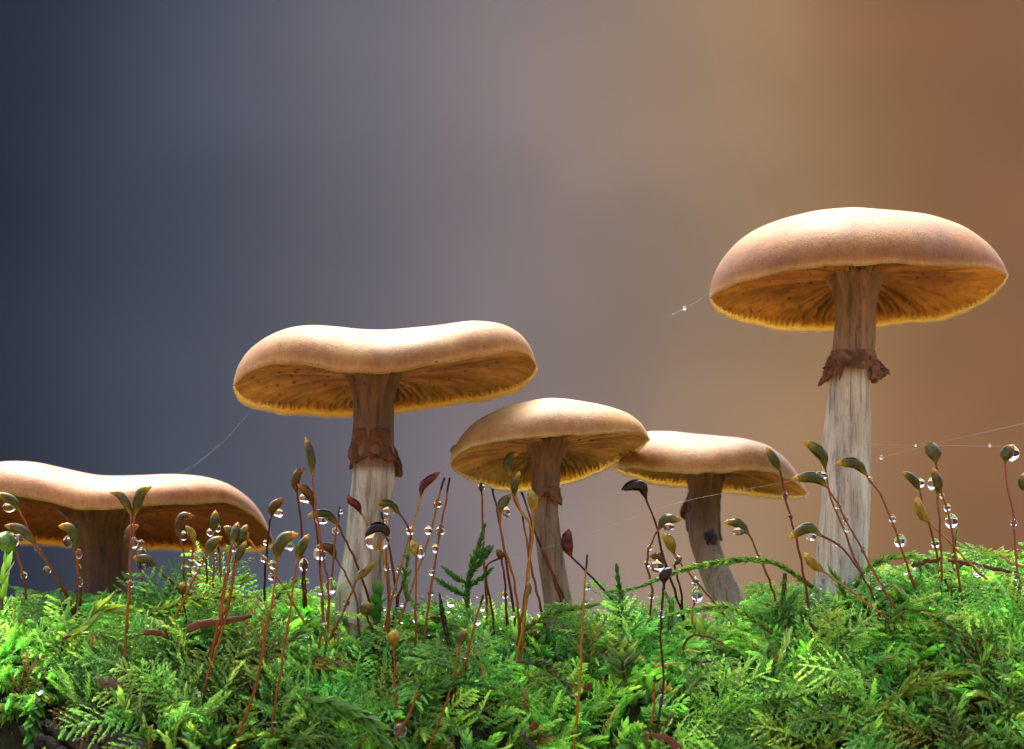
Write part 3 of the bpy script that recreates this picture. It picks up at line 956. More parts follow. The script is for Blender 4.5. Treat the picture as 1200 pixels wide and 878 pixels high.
BR, MIDG, DEEP, YEL = (0.15, 0.33, 0.06), (0.11, 0.28, 0.06), (0.055, 0.20, 0.045), (0.23, 0.36, 0.06)
SH = [
    # label, pts, Y, kwargs
    ('upright branching dark green moss shoot like a tiny fern under the small domed mushroom', [(548, 712), (551, 685), (556, 655), (566, 620)], (-0.1, -0.3),
     dict(lsize=0.11, width=0.62, alpha=0.7, dens=75, colr=DEEP, curl=0.1, branches=[(0.25, 0.8, 0.6, 0.33), (0.45, 0.7, 0.75, 0.36), (0.3, -0.8, 0.5, 0.34), (0.15, -0.9, 0.45, 0.40), (0.6, 0.8, 0.7, 0.2)])),
    ('long arching moss shoot reaching out past the leaning stem', [(955, 690), (915, 664), (880, 657), (835, 661), (790, 673), (750, 688), (716, 697)], (0.1, -0.35),
     dict(lsize=0.10, width=0.6, alpha=0.75, dens=60, colr=BR, curl=0.25)),
    ('short blunt moss shoot standing alone between domed and leaning mushrooms', [(726, 735), (726, 705), (725, 668)], (0.1, 0.1), dict(lsize=0.10, width=0.6, alpha=0.65, dens=80, colr=DEEP, curl=0.1)),
    ('stout upright moss shoot beneath the arching shoot', [(784, 738), (785, 715), (784, 695)], (0.0, 0.0), dict(lsize=0.11, width=0.6, alpha=0.7, dens=70, colr=MIDG)),
    ('drooping moss branch hanging under the arching shoot', [(920, 672), (917, 695), (914, 722)], (0.1, 0.1), dict(lsize=0.10, width=0.6, alpha=0.8, dens=70, colr=MIDG)),
    ('curl-tipped pale moss shoot at the foot of the tall mushroom', [(1000, 690), (1020, 668), (1050, 655), (1075, 657), (1078, 668)], (-0.1, -0.3), dict(lsize=0.13, width=0.45, alpha=0.9, dens=55, colr=BR)),
    ('wide feathery moss frond on the high crest beyond the tall mushroom', [(1110, 672), (1140, 655), (1170, 648), (1205, 652)], (0.2, 0.1), dict(lsize=0.15, width=0.4, alpha=0.9, dens=60, colr=YEL)),
    ('moss frond leaning against the tall pale stem', [(995, 715), (985, 690), (970, 670)], (-0.2, -0.3), dict(lsize=0.12, width=0.45, alpha=0.9, dens=60, colr=MIDG)),
    ('long feathery moss frond slanting low below the tall mushroom', [(955, 885), (1000, 850), (1050, 822), (1100, 795), (1145, 788)], (-1.15, -0.95),
     dict(lsize=0.16, width=0.40, alpha=0.85, dens=60, colr=YEL, branches=[(0.25, 0.5, 0.6, 0.3), (0.4, 0.8, -0.1, 0.3), (0.55, 0.5, 0.6, 0.3), (0.7, 0.9, -0.2, 0.28)])),
    ('bright moss spray at the low corner below the tall mushroom', [(1110, 890), (1140, 870), (1175, 858), (1215, 850)], (-1.2, -1.2), dict(lsize=0.15, width=0.42, alpha=0.85, dens=60, colr=BR)),
    ('dark glossy braided moss shoot hanging over the bare black wood', [(48, 800), (45, 825), (38, 850), (33, 885)], (-1.1, -1.3), dict(lsize=0.17, width=0.8, alpha=0.7, dens=42, colr=(0.05, 0.17, 0.04), curl=0.1)),
    ('large silky moss plume lying below the flat mushroom', [(355, 818), (390, 826), (425, 845), (460, 882)], (-1.15, -1.3),
     dict(lsize=0.30, width=0.30, alpha=0.55, dens=60, colr=MIDG, curl=0.15)),
    ('small curled moss plume above the silky plume', [(338, 752), (355, 740), (372, 738), (385, 748)], (-0.8, -0.9), dict(lsize=0.14, width=0.5, alpha=0.7, dens=55, colr=MIDG)),
    ('smooth olive moss blade lying in front of the broad mushroom stem', [(75, 748), (95, 735), (118, 722), (145, 714)], (-0.6, -0.5), dict(lsize=0.28, width=0.35, alpha=0.3, dens=45, colr=YEL, curl=0.05)),
    ('pointed moss tuft at the picture edge beside the broad mushroom', [(2, 715), (4, 690), (6, 662)], (-0.3, -0.3), dict(lsize=0.28, width=0.35, alpha=0.5, dens=26, colr=BR, curl=0.05)),
    ('bushy pale moss tip under the edge of the broad mushroom', [(262, 705), (272, 690), (288, 668)], (-0.2, -0.3), dict(lsize=0.10, width=0.6, alpha=0.9, dens=75, colr=BR, branches=[(0.4, -0.9, 0.4, 0.2), (0.6, 0.8, 0.4, 0.2)])),
    ('bright fluffy moss tip among capsules beside the pale ringed stem', [(318, 712), (330, 697), (350, 684)], (-0.3, -0.4), dict(lsize=0.13, width=0.5, alpha=1.0, dens=60, colr=BR)),
    ('lime green moss spray along the crest under the broad mushroom', [(170, 722), (205, 706), (245, 700), (290, 698)], (-0.3, -0.4), dict(lsize=0.15, width=0.4, alpha=0.9, dens=50, colr=YEL)),
    ('leafy deep green moss tuft against the foot of the ringed stem', [(440, 735), (441, 715), (446, 692)], (-0.2, -0.3), dict(lsize=0.20, width=0.75, alpha=0.85, dens=28, colr=DEEP)),
    ('small leafy moss sprig among stalks beside the fern-like shoot', [(478, 705), (476, 685), (479, 648)], (-0.3, -0.4), dict(lsize=0.12, width=0.6, alpha=0.9, dens=32, colr=MIDG)),
    ('pale star-shaped moss rosette below the leaning mushroom', [(733, 800), (731, 785), (732, 762)], (-0.75, -0.95), dict(lsize=0.34, width=0.45, alpha=1.15, dens=60, colr=(0.14, 0.25, 0.07), curl=0.1)),
    ('thin green moss twig rising behind the beaded stalk on the high crest', [(1118, 668), (1118, 650), (1124, 622)], (0.3, 0.3), dict(lsize=0.09, width=0.25, alpha=0.8, dens=30, colr=YEL)),
    ('feathered moss branch low beside the leaning stem', [(905, 742), (870, 716), (835, 712), (790, 718)], (-0.4, -0.6), dict(lsize=0.12, width=0.5, alpha=0.85, dens=60, colr=BR)),
    ('dark braided dead moss stem below the fern-like shoot', [(528, 765), (523, 735), (515, 700)], (-0.45, -0.5), dict(lsize=0.08, width=0.8, alpha=0.5, dens=70, colr=(0.035, 0.035, 0.025), curl=0.1)),
    ('green moss frond bending over the low bank under the domed mushroom', [(610, 742), (640, 720), (670, 716), (700, 708)], (-0.3, -0.4), dict(lsize=0.13, width=0.45, alpha=0.9, dens=60, colr=BR)),
    ('broad moss frond arching low beneath the flat mushroom', [(470, 850), (500, 815), (540, 800), (580, 805)], (-1.0, -1.2), dict(lsize=0.14, width=0.45, alpha=0.9, dens=70, colr=DEEP)),
    ('coarse braided moss frond below the crest under the domed mushroom', [(605, 775), (630, 782), (655, 795), (668, 815)], (-0.85, -1.0), dict(lsize=0.13, width=0.8, alpha=0.6, dens=70, colr=(0.12, 0.2, 0.07), curl=0.1)),
    ('wide shaggy moss frond lying below the high crest', [(1030, 745), (1065, 715), (1110, 735), (1135, 770)], (-0.6, -0.85), dict(lsize=0.18, width=0.40, alpha=0.8, dens=55, colr=MIDG)),
    ('upright shaggy moss shoot on the slope beyond the tall mushroom', [(1155, 800), (1150, 765), (1160, 725)], (-0.85, -0.75), dict(lsize=0.16, width=0.40, alpha=1.0, dens=60, colr=BR)),
    ('ragged yellow-green moss frond at the low edge under the leaning mushroom', [(905, 880), (925, 850), (960, 838), (1000, 842)], (-1.2, -1.1), dict(lsize=0.15, width=0.4, alpha=0.9, dens=55, colr=YEL)),
]
for i, (lab, pts, Y, kw) in enumerate(SH):
    moss_shoot(lab, pts, Y, seed=i, **kw)

# ------------------------------------------------------------------ moss capsules on stalks, and the water on them
CAPC = {   # neck, body, lid
    'green': ((0.22, 0.15, 0.01), (0.050, 0.060, 0.006), (0.50, 0.30, 0.02)),
    'grey': ((0.19, 0.13, 0.02), (0.075, 0.082, 0.028), (0.38, 0.20, 0.03)),
    'dark': ((0.04, 0.012, 0.006), (0.014, 0.004, 0.003), (0.02, 0.005, 0.004)),
    'red': ((0.15, 0.04, 0.01), (0.065, 0.007, 0.005), (0.28, 0.05, 0.02)),
    'brown': ((0.19, 0.09, 0.01), (0.080, 0.038, 0.006), (0.36, 0.13, 0.02)),
    'yellow': ((0.34, 0.17, 0.01), (0.24, 0.17, 0.008), (0.52, 0.40, 0.05)),
    'lime': ((0.16, 0.22, 0.02), (0.08, 0.22, 0.02), (0.2, 0.28, 0.05)),
}
STC = {'o': (0.29, 0.085, 0.012), 'r': (0.17, 0.032, 0.012), 'd': (0.055, 0.014, 0.008), 'y': (0.42, 0.20, 0.015), 'p': (0.30, 0.11, 0.055)}
GROUP = 'spore capsules standing out of the moss'
drop_i = [0]


def sphere(n=14, m=22):
    th = np.linspace(0, np.pi, n)[1:-1]
    ph = np.linspace(0, 2 * np.pi, m, endpoint=False)
    v = np.stack([np.outer(np.sin(th), np.cos(ph)), np.outer(np.sin(th), np.sin(ph)), np.outer(np.cos(th), np.ones(m))], -1).reshape(-1, 3)
    v = np.concatenate([v, [(0, 0, 1), (0, 0, -1)]])
    f = []
    r = n - 2
    for i in range(r - 1):
        for j in range(m):
            k = (j + 1) % m
            f.append((i * m + j, (i + 1) * m + j, (i + 1) * m + k, i * m + k))
    for j in range(m):
        k = (j + 1) % m
        f.append((r * m, j, k))
        f.append((r * m + 1, (r - 1) * m + k, (r - 1) * m + j))
    return v, f


SPV, SPF = sphere()


def drop(px, py, Y, rx, ry, label, group=None, pear=0.18):
    v = SPV.copy()
    pin = 1 - pear * np.clip(v[:, 2], 0, 1) ** 1.5
    v[:, 0] *= pin
    v[:, 1] *= pin
    v = v * np.array([rx, rx, ry]) / 100
    c = P(px, py, Y)
    o = mesh('water_drop', v, SPF, MW)
    o.location = tuple(c)
    tag(o, label, 'water drop', group)
    return o


def sporophyte(label, kind, stalk, cap=None, w=10, sc='o', drops=(), Yb=None, dy=None, cl=None):
    """stalk: pixels from neck (or bare tip) down to the moss; cap: pixels from neck to tip; drops: (px, py, rx[, ry])"""
    g = np.random.default_rng(int(stalk[0][0] * 7 + stalk[0][1]))
    bx, by = stalk[-1]
    if Yb is None:
        Yb = surf(bx, by)
        Yb = 0.35 if Yb is None else Yb - (0.06 if by < 830 else 0.2)
    if dy is None:
        dy = g.uniform(-0.25, 0.1)
    Yt = min(Yb + dy, 0.12)
    n = len(stalk)
    s = np.concatenate([[0], np.cumsum(np.hypot(*np.diff(np.array(stalk, float), axis=0).T))])
    Ys = Yt + (Yb - Yt) * (s / s[-1]) ** 2
    pts = [P(p[0], p[1], y) for p, y in zip(stalk, Ys)]
    d = unit(pts[-1] - pts[-2])
    pts.append(pts[-1] + d * 0.18 + np.array([0, 0.12, -0.10]))        # rooted in the moss
    pts.append(pts[-1] + np.array([0, 0.25, -0.14]))
    c = spline(pts, 40)
    c[1:-1] += (np.stack([vnoise(np.arange(38) * 0.45 + g.random() * 50, k) for k in range(3)], -1) - 0.5) * np.array([0.02, 0.02, 0.0])
    root = empty('moss_sporophyte', c[-1])
    tag(root, label, 'spore capsule' if cap else 'moss stalk', GROUP)
    base = np.array(STC[sc])
    t = np.linspace(0, 1, 40)[:, None]
    col = base * (1.15 - 0.35 * t) * (0.8 + 0.4 * vnoise(np.arange(40) * 0.7 + bx))[:, None]
    if not cap:
        col[:3] = (0.03, 0.012, 0.008)
    r = np.interp(t[:, 0], [0, 0.06, 0.5, 1], [0.0135, 0.0115, 0.014, 0.0175])
    r = r * (0.92 + 0.2 * vnoise(np.arange(40) * 0.8 + by))
    v, f = tube(c, r, 8)
    colv = np.concatenate([np.repeat(col, 8, 0), col[:1], col[-1:]])
    mesh('stalk', v, f, MSTALK, root, colv)
    if cap:
        cn, cb, clid = [np.array(x) for x in CAPC[kind]]
        cp = np.array(cap, float)
        if len(cp) == 2:       # give it a slight belly
            dd = cp[1] - cp[0]
            cp = np.array([cp[0], (cp[0] + cp[1]) / 2 + np.array([dd[1], -dd[0]]) * 0.05 * (1 if dd[0] > 0 else -1), cp[1]])
        q = g.uniform(-0.12, 0.02)
        cw = np.stack([P(a[0], a[1], Yt + q * k / (len(cp) - 1)) for k, a in enumerate(cp)])
        c = spline(cw, 34)
        tt = np.linspace(0, 1, 34)
        R = w / 200
        prof = np.interp(tt, [0, .06, .16, .32, .5, .66, .78, .84], [.24, .34, .62, .93, 1.0, .92, .74, .60])
        k = 29
        cb_ = c[:k]
        jit = 1 + 0.08 * (vnoise(np.arange(k)[:, None] * 0.4 + bx, np.arange(14)[None] * 0.8) - 0.5)
        v, f = tube(cb_, prof[:k] * R, 14, jit)
        wv = np.clip(tt[:k] / 0.25, 0, 1)[:, None]
        cc = cn * (1 - wv) + cb * wv
        we = np.clip((tt[:k] - 0.62) / 0.24, 0, 1)[:, None] * 0.7
        cc = cc * (1 - we) + (cb * 0.5 + clid * 0.5) * we
        stripe = 0.45 + 1.25 * vnoise(np.arange(14)[None] * 0.9 + by, np.arange(k)[:, None] * 0.15)
        cc = (cc[:, None] * stripe[..., None]).reshape(-1, 3)
        co = mesh('capsule', v, f, MCAPS, root, np.concatenate([cc, cn[None], clid[None]]))
        cl_ = c[k - 1:]
        v, f = tube(cl_, np.array([0.62, 0.55, 0.42, 0.30, 0.20, 0.07]) * R, 12)
        lid = mesh('lid', v, f, MCAPS, root, np.tile(clid, (len(v), 1)))
        lid.parent = co
    # drops, named by the stalk they cling to
    ds = sorted(drops, key=lambda a: a[1])
    allp = np.array((list(reversed(cap)) if cap else []) + list(stalk), float)
    for i, dr in enumerate(ds):
        rx, ry = dr[2], (dr[3] if len(dr) > 3 else dr[2] * 1.12)
        dx_, dy_ = dr[0], dr[1]
        if cap:
            sp_ = spline(np.array(cap, float), 30)
            dd = np.hypot(sp_[:, 0] - dx_, sp_[:, 1] - dy_)
            j = int(np.argmin(dd))
            if dd[j] < 18:
                ry = max(ry, 5.0)
                want = w * 0.40 + min(rx, ry) * 0.45
                if dd[j] > want:
                    kq = want / dd[j]
                    dx_, dy_ = sp_[j, 0] + (dx_ - sp_[j, 0]) * kq, sp_[j, 1] + (dy_ - sp_[j, 1]) * kq
        dr = (dx_, dy_)
        dist = np.array([np.hypot(dr[0] - p[0], dr[1] - p[1]) for p in stalk])
        Yd = float(np.interp(dr[1], [stalk[0][1], max(stalk[-1][1], stalk[0][1] + 1)], [Yt, Yb])) if dr[1] > stalk[0][1] else Yt
        pre = 'water drop on the' if len(ds) == 1 else ['topmost', 'second', 'third', 'fourth', 'fifth'][i] + ' water drop on the'
        drop(dr[0], dr[1], Yd - 0.02, rx, ry, pre + ' ' + (label if len(label.split()) <= 11 else ' '.join(label.split()[:11])), 'water drops clinging to moss stalks')
    return root


SP = [
    # --- before the broad mushroom
    ('olive capsule on the bead-strung slanting stalk beside the broad mushroom', 'green', [(23, 599), (40, 632), (54, 658), (78, 696)], [(23, 599), (14, 587), (-4, 578)], 12, 'o', [(9, 596, 8, 6)]),
    ('pale grey capsule nodding below the olive one', 'grey', [(39, 636), (50, 652), (62, 668), (75, 692)], [(39, 636), (24, 621), (5, 616)], 13, 'o', [(22, 631, 9, 5), (49, 648, 4), (55, 668, 5)]),
    ('lime capsule wrapped in water at the picture edge', 'lime', [(18, 644), (24, 662), (30, 692)], [(18, 644), (6, 636), (-6, 634)], 20, 'o', [(8, 633, 15, 11), (28, 674, 4, 5)]),
    ('hooked black-green capsule near the broad mushroom stem', 'green', [(87, 645), (91, 660), (90, 690), (88, 722)], [(87, 645), (87, 628), (80, 618), (68, 617)], 13, 'o', [(77, 634, 6, 7), (94, 650, 4, 6), (92, 664, 3), (94, 682, 3, 6)]),
    ('bare orange stalk crossing the rim of the broad mushroom', None, [(90, 612), (92, 650), (95, 690), (94, 718)], None, 0, 'o', []),
    ('horn-shaped grey capsule of a pair before the broad cap', 'grey', [(154, 604), (153, 650), (151, 700), (147, 760), (144, 795)], [(154, 604), (148, 590), (140, 580), (129, 577)], 11, 'o', []),
    ('upright green capsule of the pair before the broad cap', 'green', [(158, 604), (155, 640), (152, 690), (148, 755), (146, 790)], [(158, 604), (161, 590), (166, 577), (178, 570)], 13, 'o', [(157, 636, 5, 7), (153, 684, 4)]),
    ('stubby water-covered capsule under the pair', 'brown', [(154, 646), (152, 690), (150, 720)], [(154, 646), (152, 632), (154, 620), (163, 616)], 14, 'o', [(150, 631, 6, 8)]),
    ('pale drooping capsule held sideways over water', 'grey', [(182, 665), (192, 674), (203, 684), (210, 700)], [(182, 665), (172, 656), (154, 654)], 13, 'o', [(167, 665, 9, 5), (203, 682, 5.5)]),
    ('short bare pink stalk under the drooping capsule', None, [(165, 662), (167, 680), (170, 700)], None, 0, 'p', [(166, 646, 5, 5), (165, 636, 4), (166, 664, 4)]),
    ('arched dark capsule with gold tip before the broad cap', 'brown', [(212, 634), (215, 650), (216, 672), (216, 700)], [(212, 634), (209, 618), (214, 605), (228, 605)], 11, 'o', [(215, 627, 6, 6), (216, 664, 4, 5)]),
    ('golden small capsule tucked under the arched one', 'yellow', [(228, 637), (224, 665), (220, 702)], [(228, 637), (225, 625), (217, 616)], 9, 'o', []),
    ('erect yellow-tipped capsule before the rim of the broad cap', 'green', [(250, 625), (250, 650), (251, 690), (252, 706)], [(250, 625), (251, 612), (253, 598)], 12, 'o', [(246, 624, 4), (255, 619, 4, 5)]),
    ('glossy green almond capsule leaning over a lone tear drop', 'green', [(242, 652), (232, 670), (222, 690), (205, 722), (184, 754)], [(242, 652), (248, 638), (261, 629)], 13, 'o', [(231, 655, 7, 9), (228, 668, 4, 5), (223, 682, 4, 5)]),
    ('pale capsule at the edge of the crowded capsule bunch', 'grey', [(271, 634), (266, 665), (258, 720), (248, 760)], [(271, 634), (270, 623), (262, 617)], 11, 'o', []),
    ('dark striped capsule in the middle of the crowded bunch', 'green', [(272, 638), (266, 680), (258, 725), (242, 792)], [(272, 638), (275, 626), (279, 612)], 11, 'o', [(274, 640, 4, 8)]),
    ('dark gold-tipped capsule of the crowded bunch', 'green', [(279, 640), (272, 680), (264, 730), (238, 808)], [(279, 640), (283, 627), (290, 615)], 11, 'o', [(268, 668, 4, 5)]),
    ('short dark capsule lowest in the crowded bunch', 'green', [(277, 661), (272, 690), (262, 722), (240, 790)], [(277, 661), (281, 648), (289, 634)], 10, 'o', []),
    ('small capsule on a long yellow stalk slanting from the crowded bunch', 'yellow', [(291, 632), (308, 654), (332, 688), (362, 738)], [(291, 632), (287, 626), (281, 622)], 9, 'y', [(309, 655, 4), (319, 662, 5), (318, 676, 4)]),
    ('thin bare stalk behind the crowded bunch', None, [(256, 640), (259, 670), (262, 702)], None, 0, 'o', []),
    ('thin bare reddish stalk beside the tear drop', None, [(241, 655), (242, 680), (242, 706)], None, 0, 'r', []),
    ('round olive bud low on the moss under the broad cap', 'green', [(214, 698), (218, 720), (221, 748)], [(214, 698), (213, 690), (214, 683)], 11, 'd', []),
    # --- before the flat ringed mushroom
    ('small gold-beaked capsule cupping a drop before the broad cap edge', 'brown', [(318, 606), (314, 630), (311, 660), (310, 700)], [(318, 606), (321, 594), (333, 584)], 12, 'd', [(326, 601, 6, 6), (311, 636, 3)]),
    ('tallest straight green capsule beside the pale ringed stem', 'green', [(366, 557), (371, 600), (378, 650), (386, 700), (382, 765)], [(366, 557), (364, 535), (358, 512)], 11, 'o', [(388, 687, 7, 10)]),
    ('curved brown capsule level with the tall green one', 'brown', [(348, 578), (351, 600), (354, 640), (356, 700)], [(348, 578), (346, 565), (350, 554), (359, 550)], 11, 'r', []),
    ('brown capsule clasping a bright drop beside the tall one', 'brown', [(367, 594), (372, 625), (376, 670), (378, 720)], [(367, 594), (362, 579), (348, 567)], 12, 'r', [(357, 584, 7, 7)]),
    ('long nodding green capsule with orange beak before the ringed stem', 'green', [(396, 615), (404, 632), (419, 663), (432, 700)], [(396, 615), (382, 603), (360, 604)], 12, 'r', [(377, 611, 8, 4)]),
    ('bare beaded stalk between tall capsule and ringed stem', None, [(398, 594), (394, 625), (389, 680), (381, 745)], None, 0, 'o', [(399, 600, 3), (393, 622, 4, 5)]),
    ('plump arched green capsule of a close pair', 'green', [(325, 657), (322, 690), (313, 735), (300, 800), (280, 862)], [(325, 657), (326, 643), (335, 630), (350, 626)], 15, 'o', [(341, 642, 7, 6)]),
    ('straight green capsule with yellow point of the close pair', 'green', [(348, 657), (343, 690), (337, 735), (318, 858)], [(348, 657), (353, 642), (362, 626)], 12, 'o', []),
    ('short stalk holding up a single round drop', None, [(356, 660), (357, 680), (359, 705)], None, 0, 'r', [(356, 662, 6, 8)]),
    ('small dark arched capsule over a big round drop', 'brown', [(394, 655), (407, 677), (418, 702), (421, 742)], [(394, 655), (386, 642), (370, 641)], 11, 'p', [(375, 656, 8, 9)]),
    ('bare stalk under the big round drop', None, [(375, 652), (377, 690), (377, 735), (372, 775)], None, 0, 'o', [(375, 693, 4.5, 5), (378, 730, 5, 6)]),
    ('amber capsule with long beak against the pale ringed stem', 'red', [(423, 602), (432, 617), (446, 640), (455, 690), (456, 740)], [(423, 602), (418, 592), (411, 587), (407, 579)], 10, 'y', []),
    ('dark hooded capsule holding a wide drop before the ringed stem', 'dark', [(452, 634), (453, 660), (456, 690), (452, 762)], [(452, 634), (450, 622), (440, 620), (428, 632)], 16, 'o', [(442, 634, 15, 11), (454, 665, 4, 5)]),
    ('bare stalk with dark tip before the foot of the ringed stem', None, [(447, 600), (453, 625), (460, 660), (466, 720)], None, 0, 'r', [(452, 611, 3)]),
    ('slim bent green capsule beside the ringed stem', 'green', [(468, 602), (476, 614), (481, 630), (478, 660), (462, 720)], [(468, 602), (458, 592), (440, 589)], 11, 'r', [(455, 600, 8, 3), (481, 622, 5.5)]),
    ('long wine-red capsule between flat and domed mushrooms', 'red', [(493, 581), (484, 615), (474, 650), (463, 690), (448, 752)], [(493, 581), (497, 568), (516, 553)], 10, 'y', [(468, 668, 4), (462, 695, 4)]),
    ('bare yellow stalk strung with two beads touching domed cap edge', None, [(521, 560), (511, 598), (499, 640), (482, 690), (462, 745)], None, 0, 'y', [(513, 591, 5, 6), (502, 622, 5, 6)]),
    ('dark-tipped bare stalk strung with beads touching the domed cap', None, [(527, 560), (518, 612), (507, 680), (494, 770)], None, 0, 'o', [(516, 622, 5.5, 7), (510, 643, 4, 6), (506, 671, 4), (505, 695, 4)]),
    ('open yellow-green capsule with a drop among stalks before the sprig', 'yellow', [(488, 652), (487, 690), (488, 775)], [(488, 652), (486, 642), (482, 633)], 12, 'o', [(493, 647, 5, 8), (487, 725, 4, 6)]),
    ('round olive bud before the foot of the ringed stem', 'green', [(430, 722), (438, 745), (452, 795)], [(430, 722), (429, 714), (431, 705)], 16, 'd', []),
    ('thin pointed yellow capsule crossing the ringed stem foot', 'yellow', [(417, 680), (404, 715), (386, 748)], [(417, 680), (428, 670), (440, 658)], 9, 'o', [(425, 672, 6, 5), (406, 706, 4)]),
    ('fuzzy yellow bud low in the moss under the flat mushroom', 'yellow', [(461, 757), (463, 800), (466, 846)], [(461, 757), (461, 747), (463, 738)], 15, 'o', []),
    ('low orange stalk carrying a big clear drop at the moss front', None, [(494, 800), (480, 835), (468, 858), (450, 890)], None, 0, 'o', [(469, 856, 8, 9)]),
    ('leaning orange stalk beside the big low drop', None, [(458, 844), (440, 857), (420, 872), (405, 890)], None, 0, 'o', [(451, 851, 4)]),
    ('dull green capsule deep in the moss below the fern-like shoot', 'green', [(538, 758), (532, 790), (518, 838), (505, 872)], [(538, 758), (540, 748), (547, 737)], 11, 'o', [(527, 800, 4)]),
    ('dark-tipped stalk below the fern-like shoot', None, [(566, 697), (556, 735), (546, 775), (534, 812)], None, 0, 'o', [(560, 725, 5, 9), (545, 768, 4)]),
    ('little bent stalk on the bank below the fern-like shoot', None, [(558, 768), (565, 785), (570, 808)], None, 0, 'y', []),
    # --- before the small domed mushroom
    ('bare orange stalk tipped with a drop under the domed cap', None, [(564, 566), (566, 600), (567, 640), (570, 715)], None, 0, 'o', [(564, 571, 4.5, 5)]),
    ('grey-green capsule with drop at the edge of the domed cap', 'grey', [(586, 604), (590, 640), (601, 675), (608, 720), (611, 765)], [(586, 604), (588, 592), (599, 579)], 12, 'o', [(593, 600, 5, 7)]),
    ('thin dark bristle beside the grey-green capsule', None, [(577, 573), (581, 592), (588, 625), (597, 680), (602, 720)], None, 0, 'r', []),
    ('curled green capsule before the gills of the domed mushroom', 'green', [(598, 558), (603, 585), (612, 602), (622, 622), (616, 690), (606, 760)], [(598, 558), (595, 545), (599, 534), (608, 532)], 11, 'o', []),
    ('squat green capsule under the curled one', 'green', [(604, 581), (613, 602), (624, 620), (622, 650), (616, 710), (602, 790)], [(604, 581), (603, 570), (609, 552)], 10, 'y', [(619, 690, 4, 8)]),
    ('oval green capsule with orange cap against the domed mushroom stem', 'yellow', [(624, 600), (625, 625), (619, 670), (614, 722), (612, 770)], [(624, 600), (625, 588), (621, 573)], 13, 'y', []),
    ('dark-tipped reddish stalk crossing the domed mushroom stem', None, [(611, 577), (621, 605), (634, 642), (650, 678), (670, 722)], None, 0, 'r', [(651, 679, 4)]),
    ('second reddish stalk crossing the domed mushroom stem', None, [(630, 632), (640, 655), (652, 685), (664, 728)], None, 0, 'r', []),
    ('pale pink stalk behind the domed mushroom capsules', None, [(612, 600), (620, 650), (628, 690), (636, 720)], None, 0, 'p', []),
    ('bent dark capsule stalk beside the fern-like shoot', 'brown', [(588, 656), (591, 680), (593, 712)], [(588, 656), (586, 650), (582, 644)], 9, 'r', [(592, 697, 4, 6)]),
    ('elbowed thin stalk beside the fern-like shoot', None, [(586, 654), (571, 664), (572, 690), (577, 722)], None, 0, 'r', []),
    ('upright wine-red egg-shaped capsule beside the domed mushroom stem', 'red', [(669, 652), (690, 673), (715, 700), (742, 728)], [(669, 652), (664, 636), (667, 620)], 15, 'd', []),
    ('bare amber stalk rising alone beyond the wine-red egg capsule', None, [(688, 650), (686, 690), (682, 740), (680, 790), (673, 872)], None, 0, 'y', [(688, 688, 4, 5), (686, 706, 3)]),
    # --- before the leaning mushroom
    ('black-brown capsule nodding on a dark stalk before the leaning mushroom', 'dark', [(757, 584), (768, 614), (776, 645), (790, 690), (800, 722)], [(757, 584), (752, 571), (742, 569), (728, 574)], 14, 'd', []),
    ('grey capsule over a drop beside the brown collar flap', 'grey', [(772, 620), (762, 640), (758, 662), (764, 692), (762, 725)], [(772, 620), (781, 609), (798, 609)], 13, 'o', [(785, 619, 8, 5), (761, 642, 3.5), (758, 661, 4), (763, 698, 4, 5)]),
    ('orange and yellow capsule on a beaded orange stalk', 'yellow', [(790, 649), (798, 660), (815, 681), (842, 712), (864, 742)], [(790, 649), (785, 636), (777, 624)], 13, 'o', [(798, 659, 4), (815, 681, 5), (841, 710, 5.5)]),
    ('brown capsule hugging a drop in the knotted cluster', 'brown', [(779, 664), (778, 690), (776, 715)], [(779, 664), (772, 653), (761, 652)], 11, 'd', [(770, 663, 9, 8)]),
    ('round dark knob of the knotted capsule cluster', 'dark', [(778, 684), (774, 740), (778, 800), (768, 868)], [(778, 684), (779, 674), (787, 666)], 13, 'd', [(775, 720, 4, 5), (775, 821, 6, 8)]),
    ('thin withered capsule hanging behind the knotted cluster', 'grey', [(790, 662), (797, 690), (801, 718)], [(790, 662), (795, 658), (799, 652)], 6, 'd', []),
    ('pale stalk holding up a tall pointed drop', None, [(814, 702), (812, 720), (809, 742)], None, 0, 'y', [(817, 697, 7, 10)]),
    ('thin stalk low in the moss below the leaning mushroom', None, [(767, 792), (766, 830), (762, 862)], None, 0, 'o', []),
    ('green capsule over a drop beside the bent stem', 'green', [(878, 627), (889, 650), (900, 676), (910, 708)], [(878, 627), (866, 614), (848, 612)], 11, 'o', [(866, 623, 8, 4), (889, 651, 3)]),
    ('olive capsule raised before the rim of the leaning cap', 'green', [(914, 552), (922, 588), (935, 640), (945, 690), (951, 735)], [(914, 552), (908, 540), (898, 524)], 11, 'r', [(920, 581, 4, 5.5), (926, 606, 3)]),
    # --- before and beyond the tall mushroom
    ('gold-beaked green capsule pointing up before the tall pale stem', 'green', [(967, 549), (972, 580), (985, 610), (1002, 655), (1018, 690), (1022, 720)], [(967, 549), (963, 533), (942, 516)], 14, 'o', [(992, 620, 3, 4)]),
    ('long low green capsule pointing away from the tall pale stem', 'green', [(970, 571), (984, 595), (1004, 632), (1030, 682), (1072, 748)], [(970, 571), (955, 560), (928, 561)], 14, 'o', [(962, 557, 8, 5), (982, 593, 4), (991, 608, 3.5), (1012, 645, 3.5), (1030, 686, 5)]),
    ('glossy green capsule lying across the tall pale stem', 'green', [(1016, 557), (1034, 583), (1047, 616), (1058, 650), (1076, 700)], [(1016, 557), (1002, 543), (979, 543)], 13, 'o', [(1027, 570, 3), (1046, 608, 4.5, 5), (1055, 634, 7.5, 8)]),
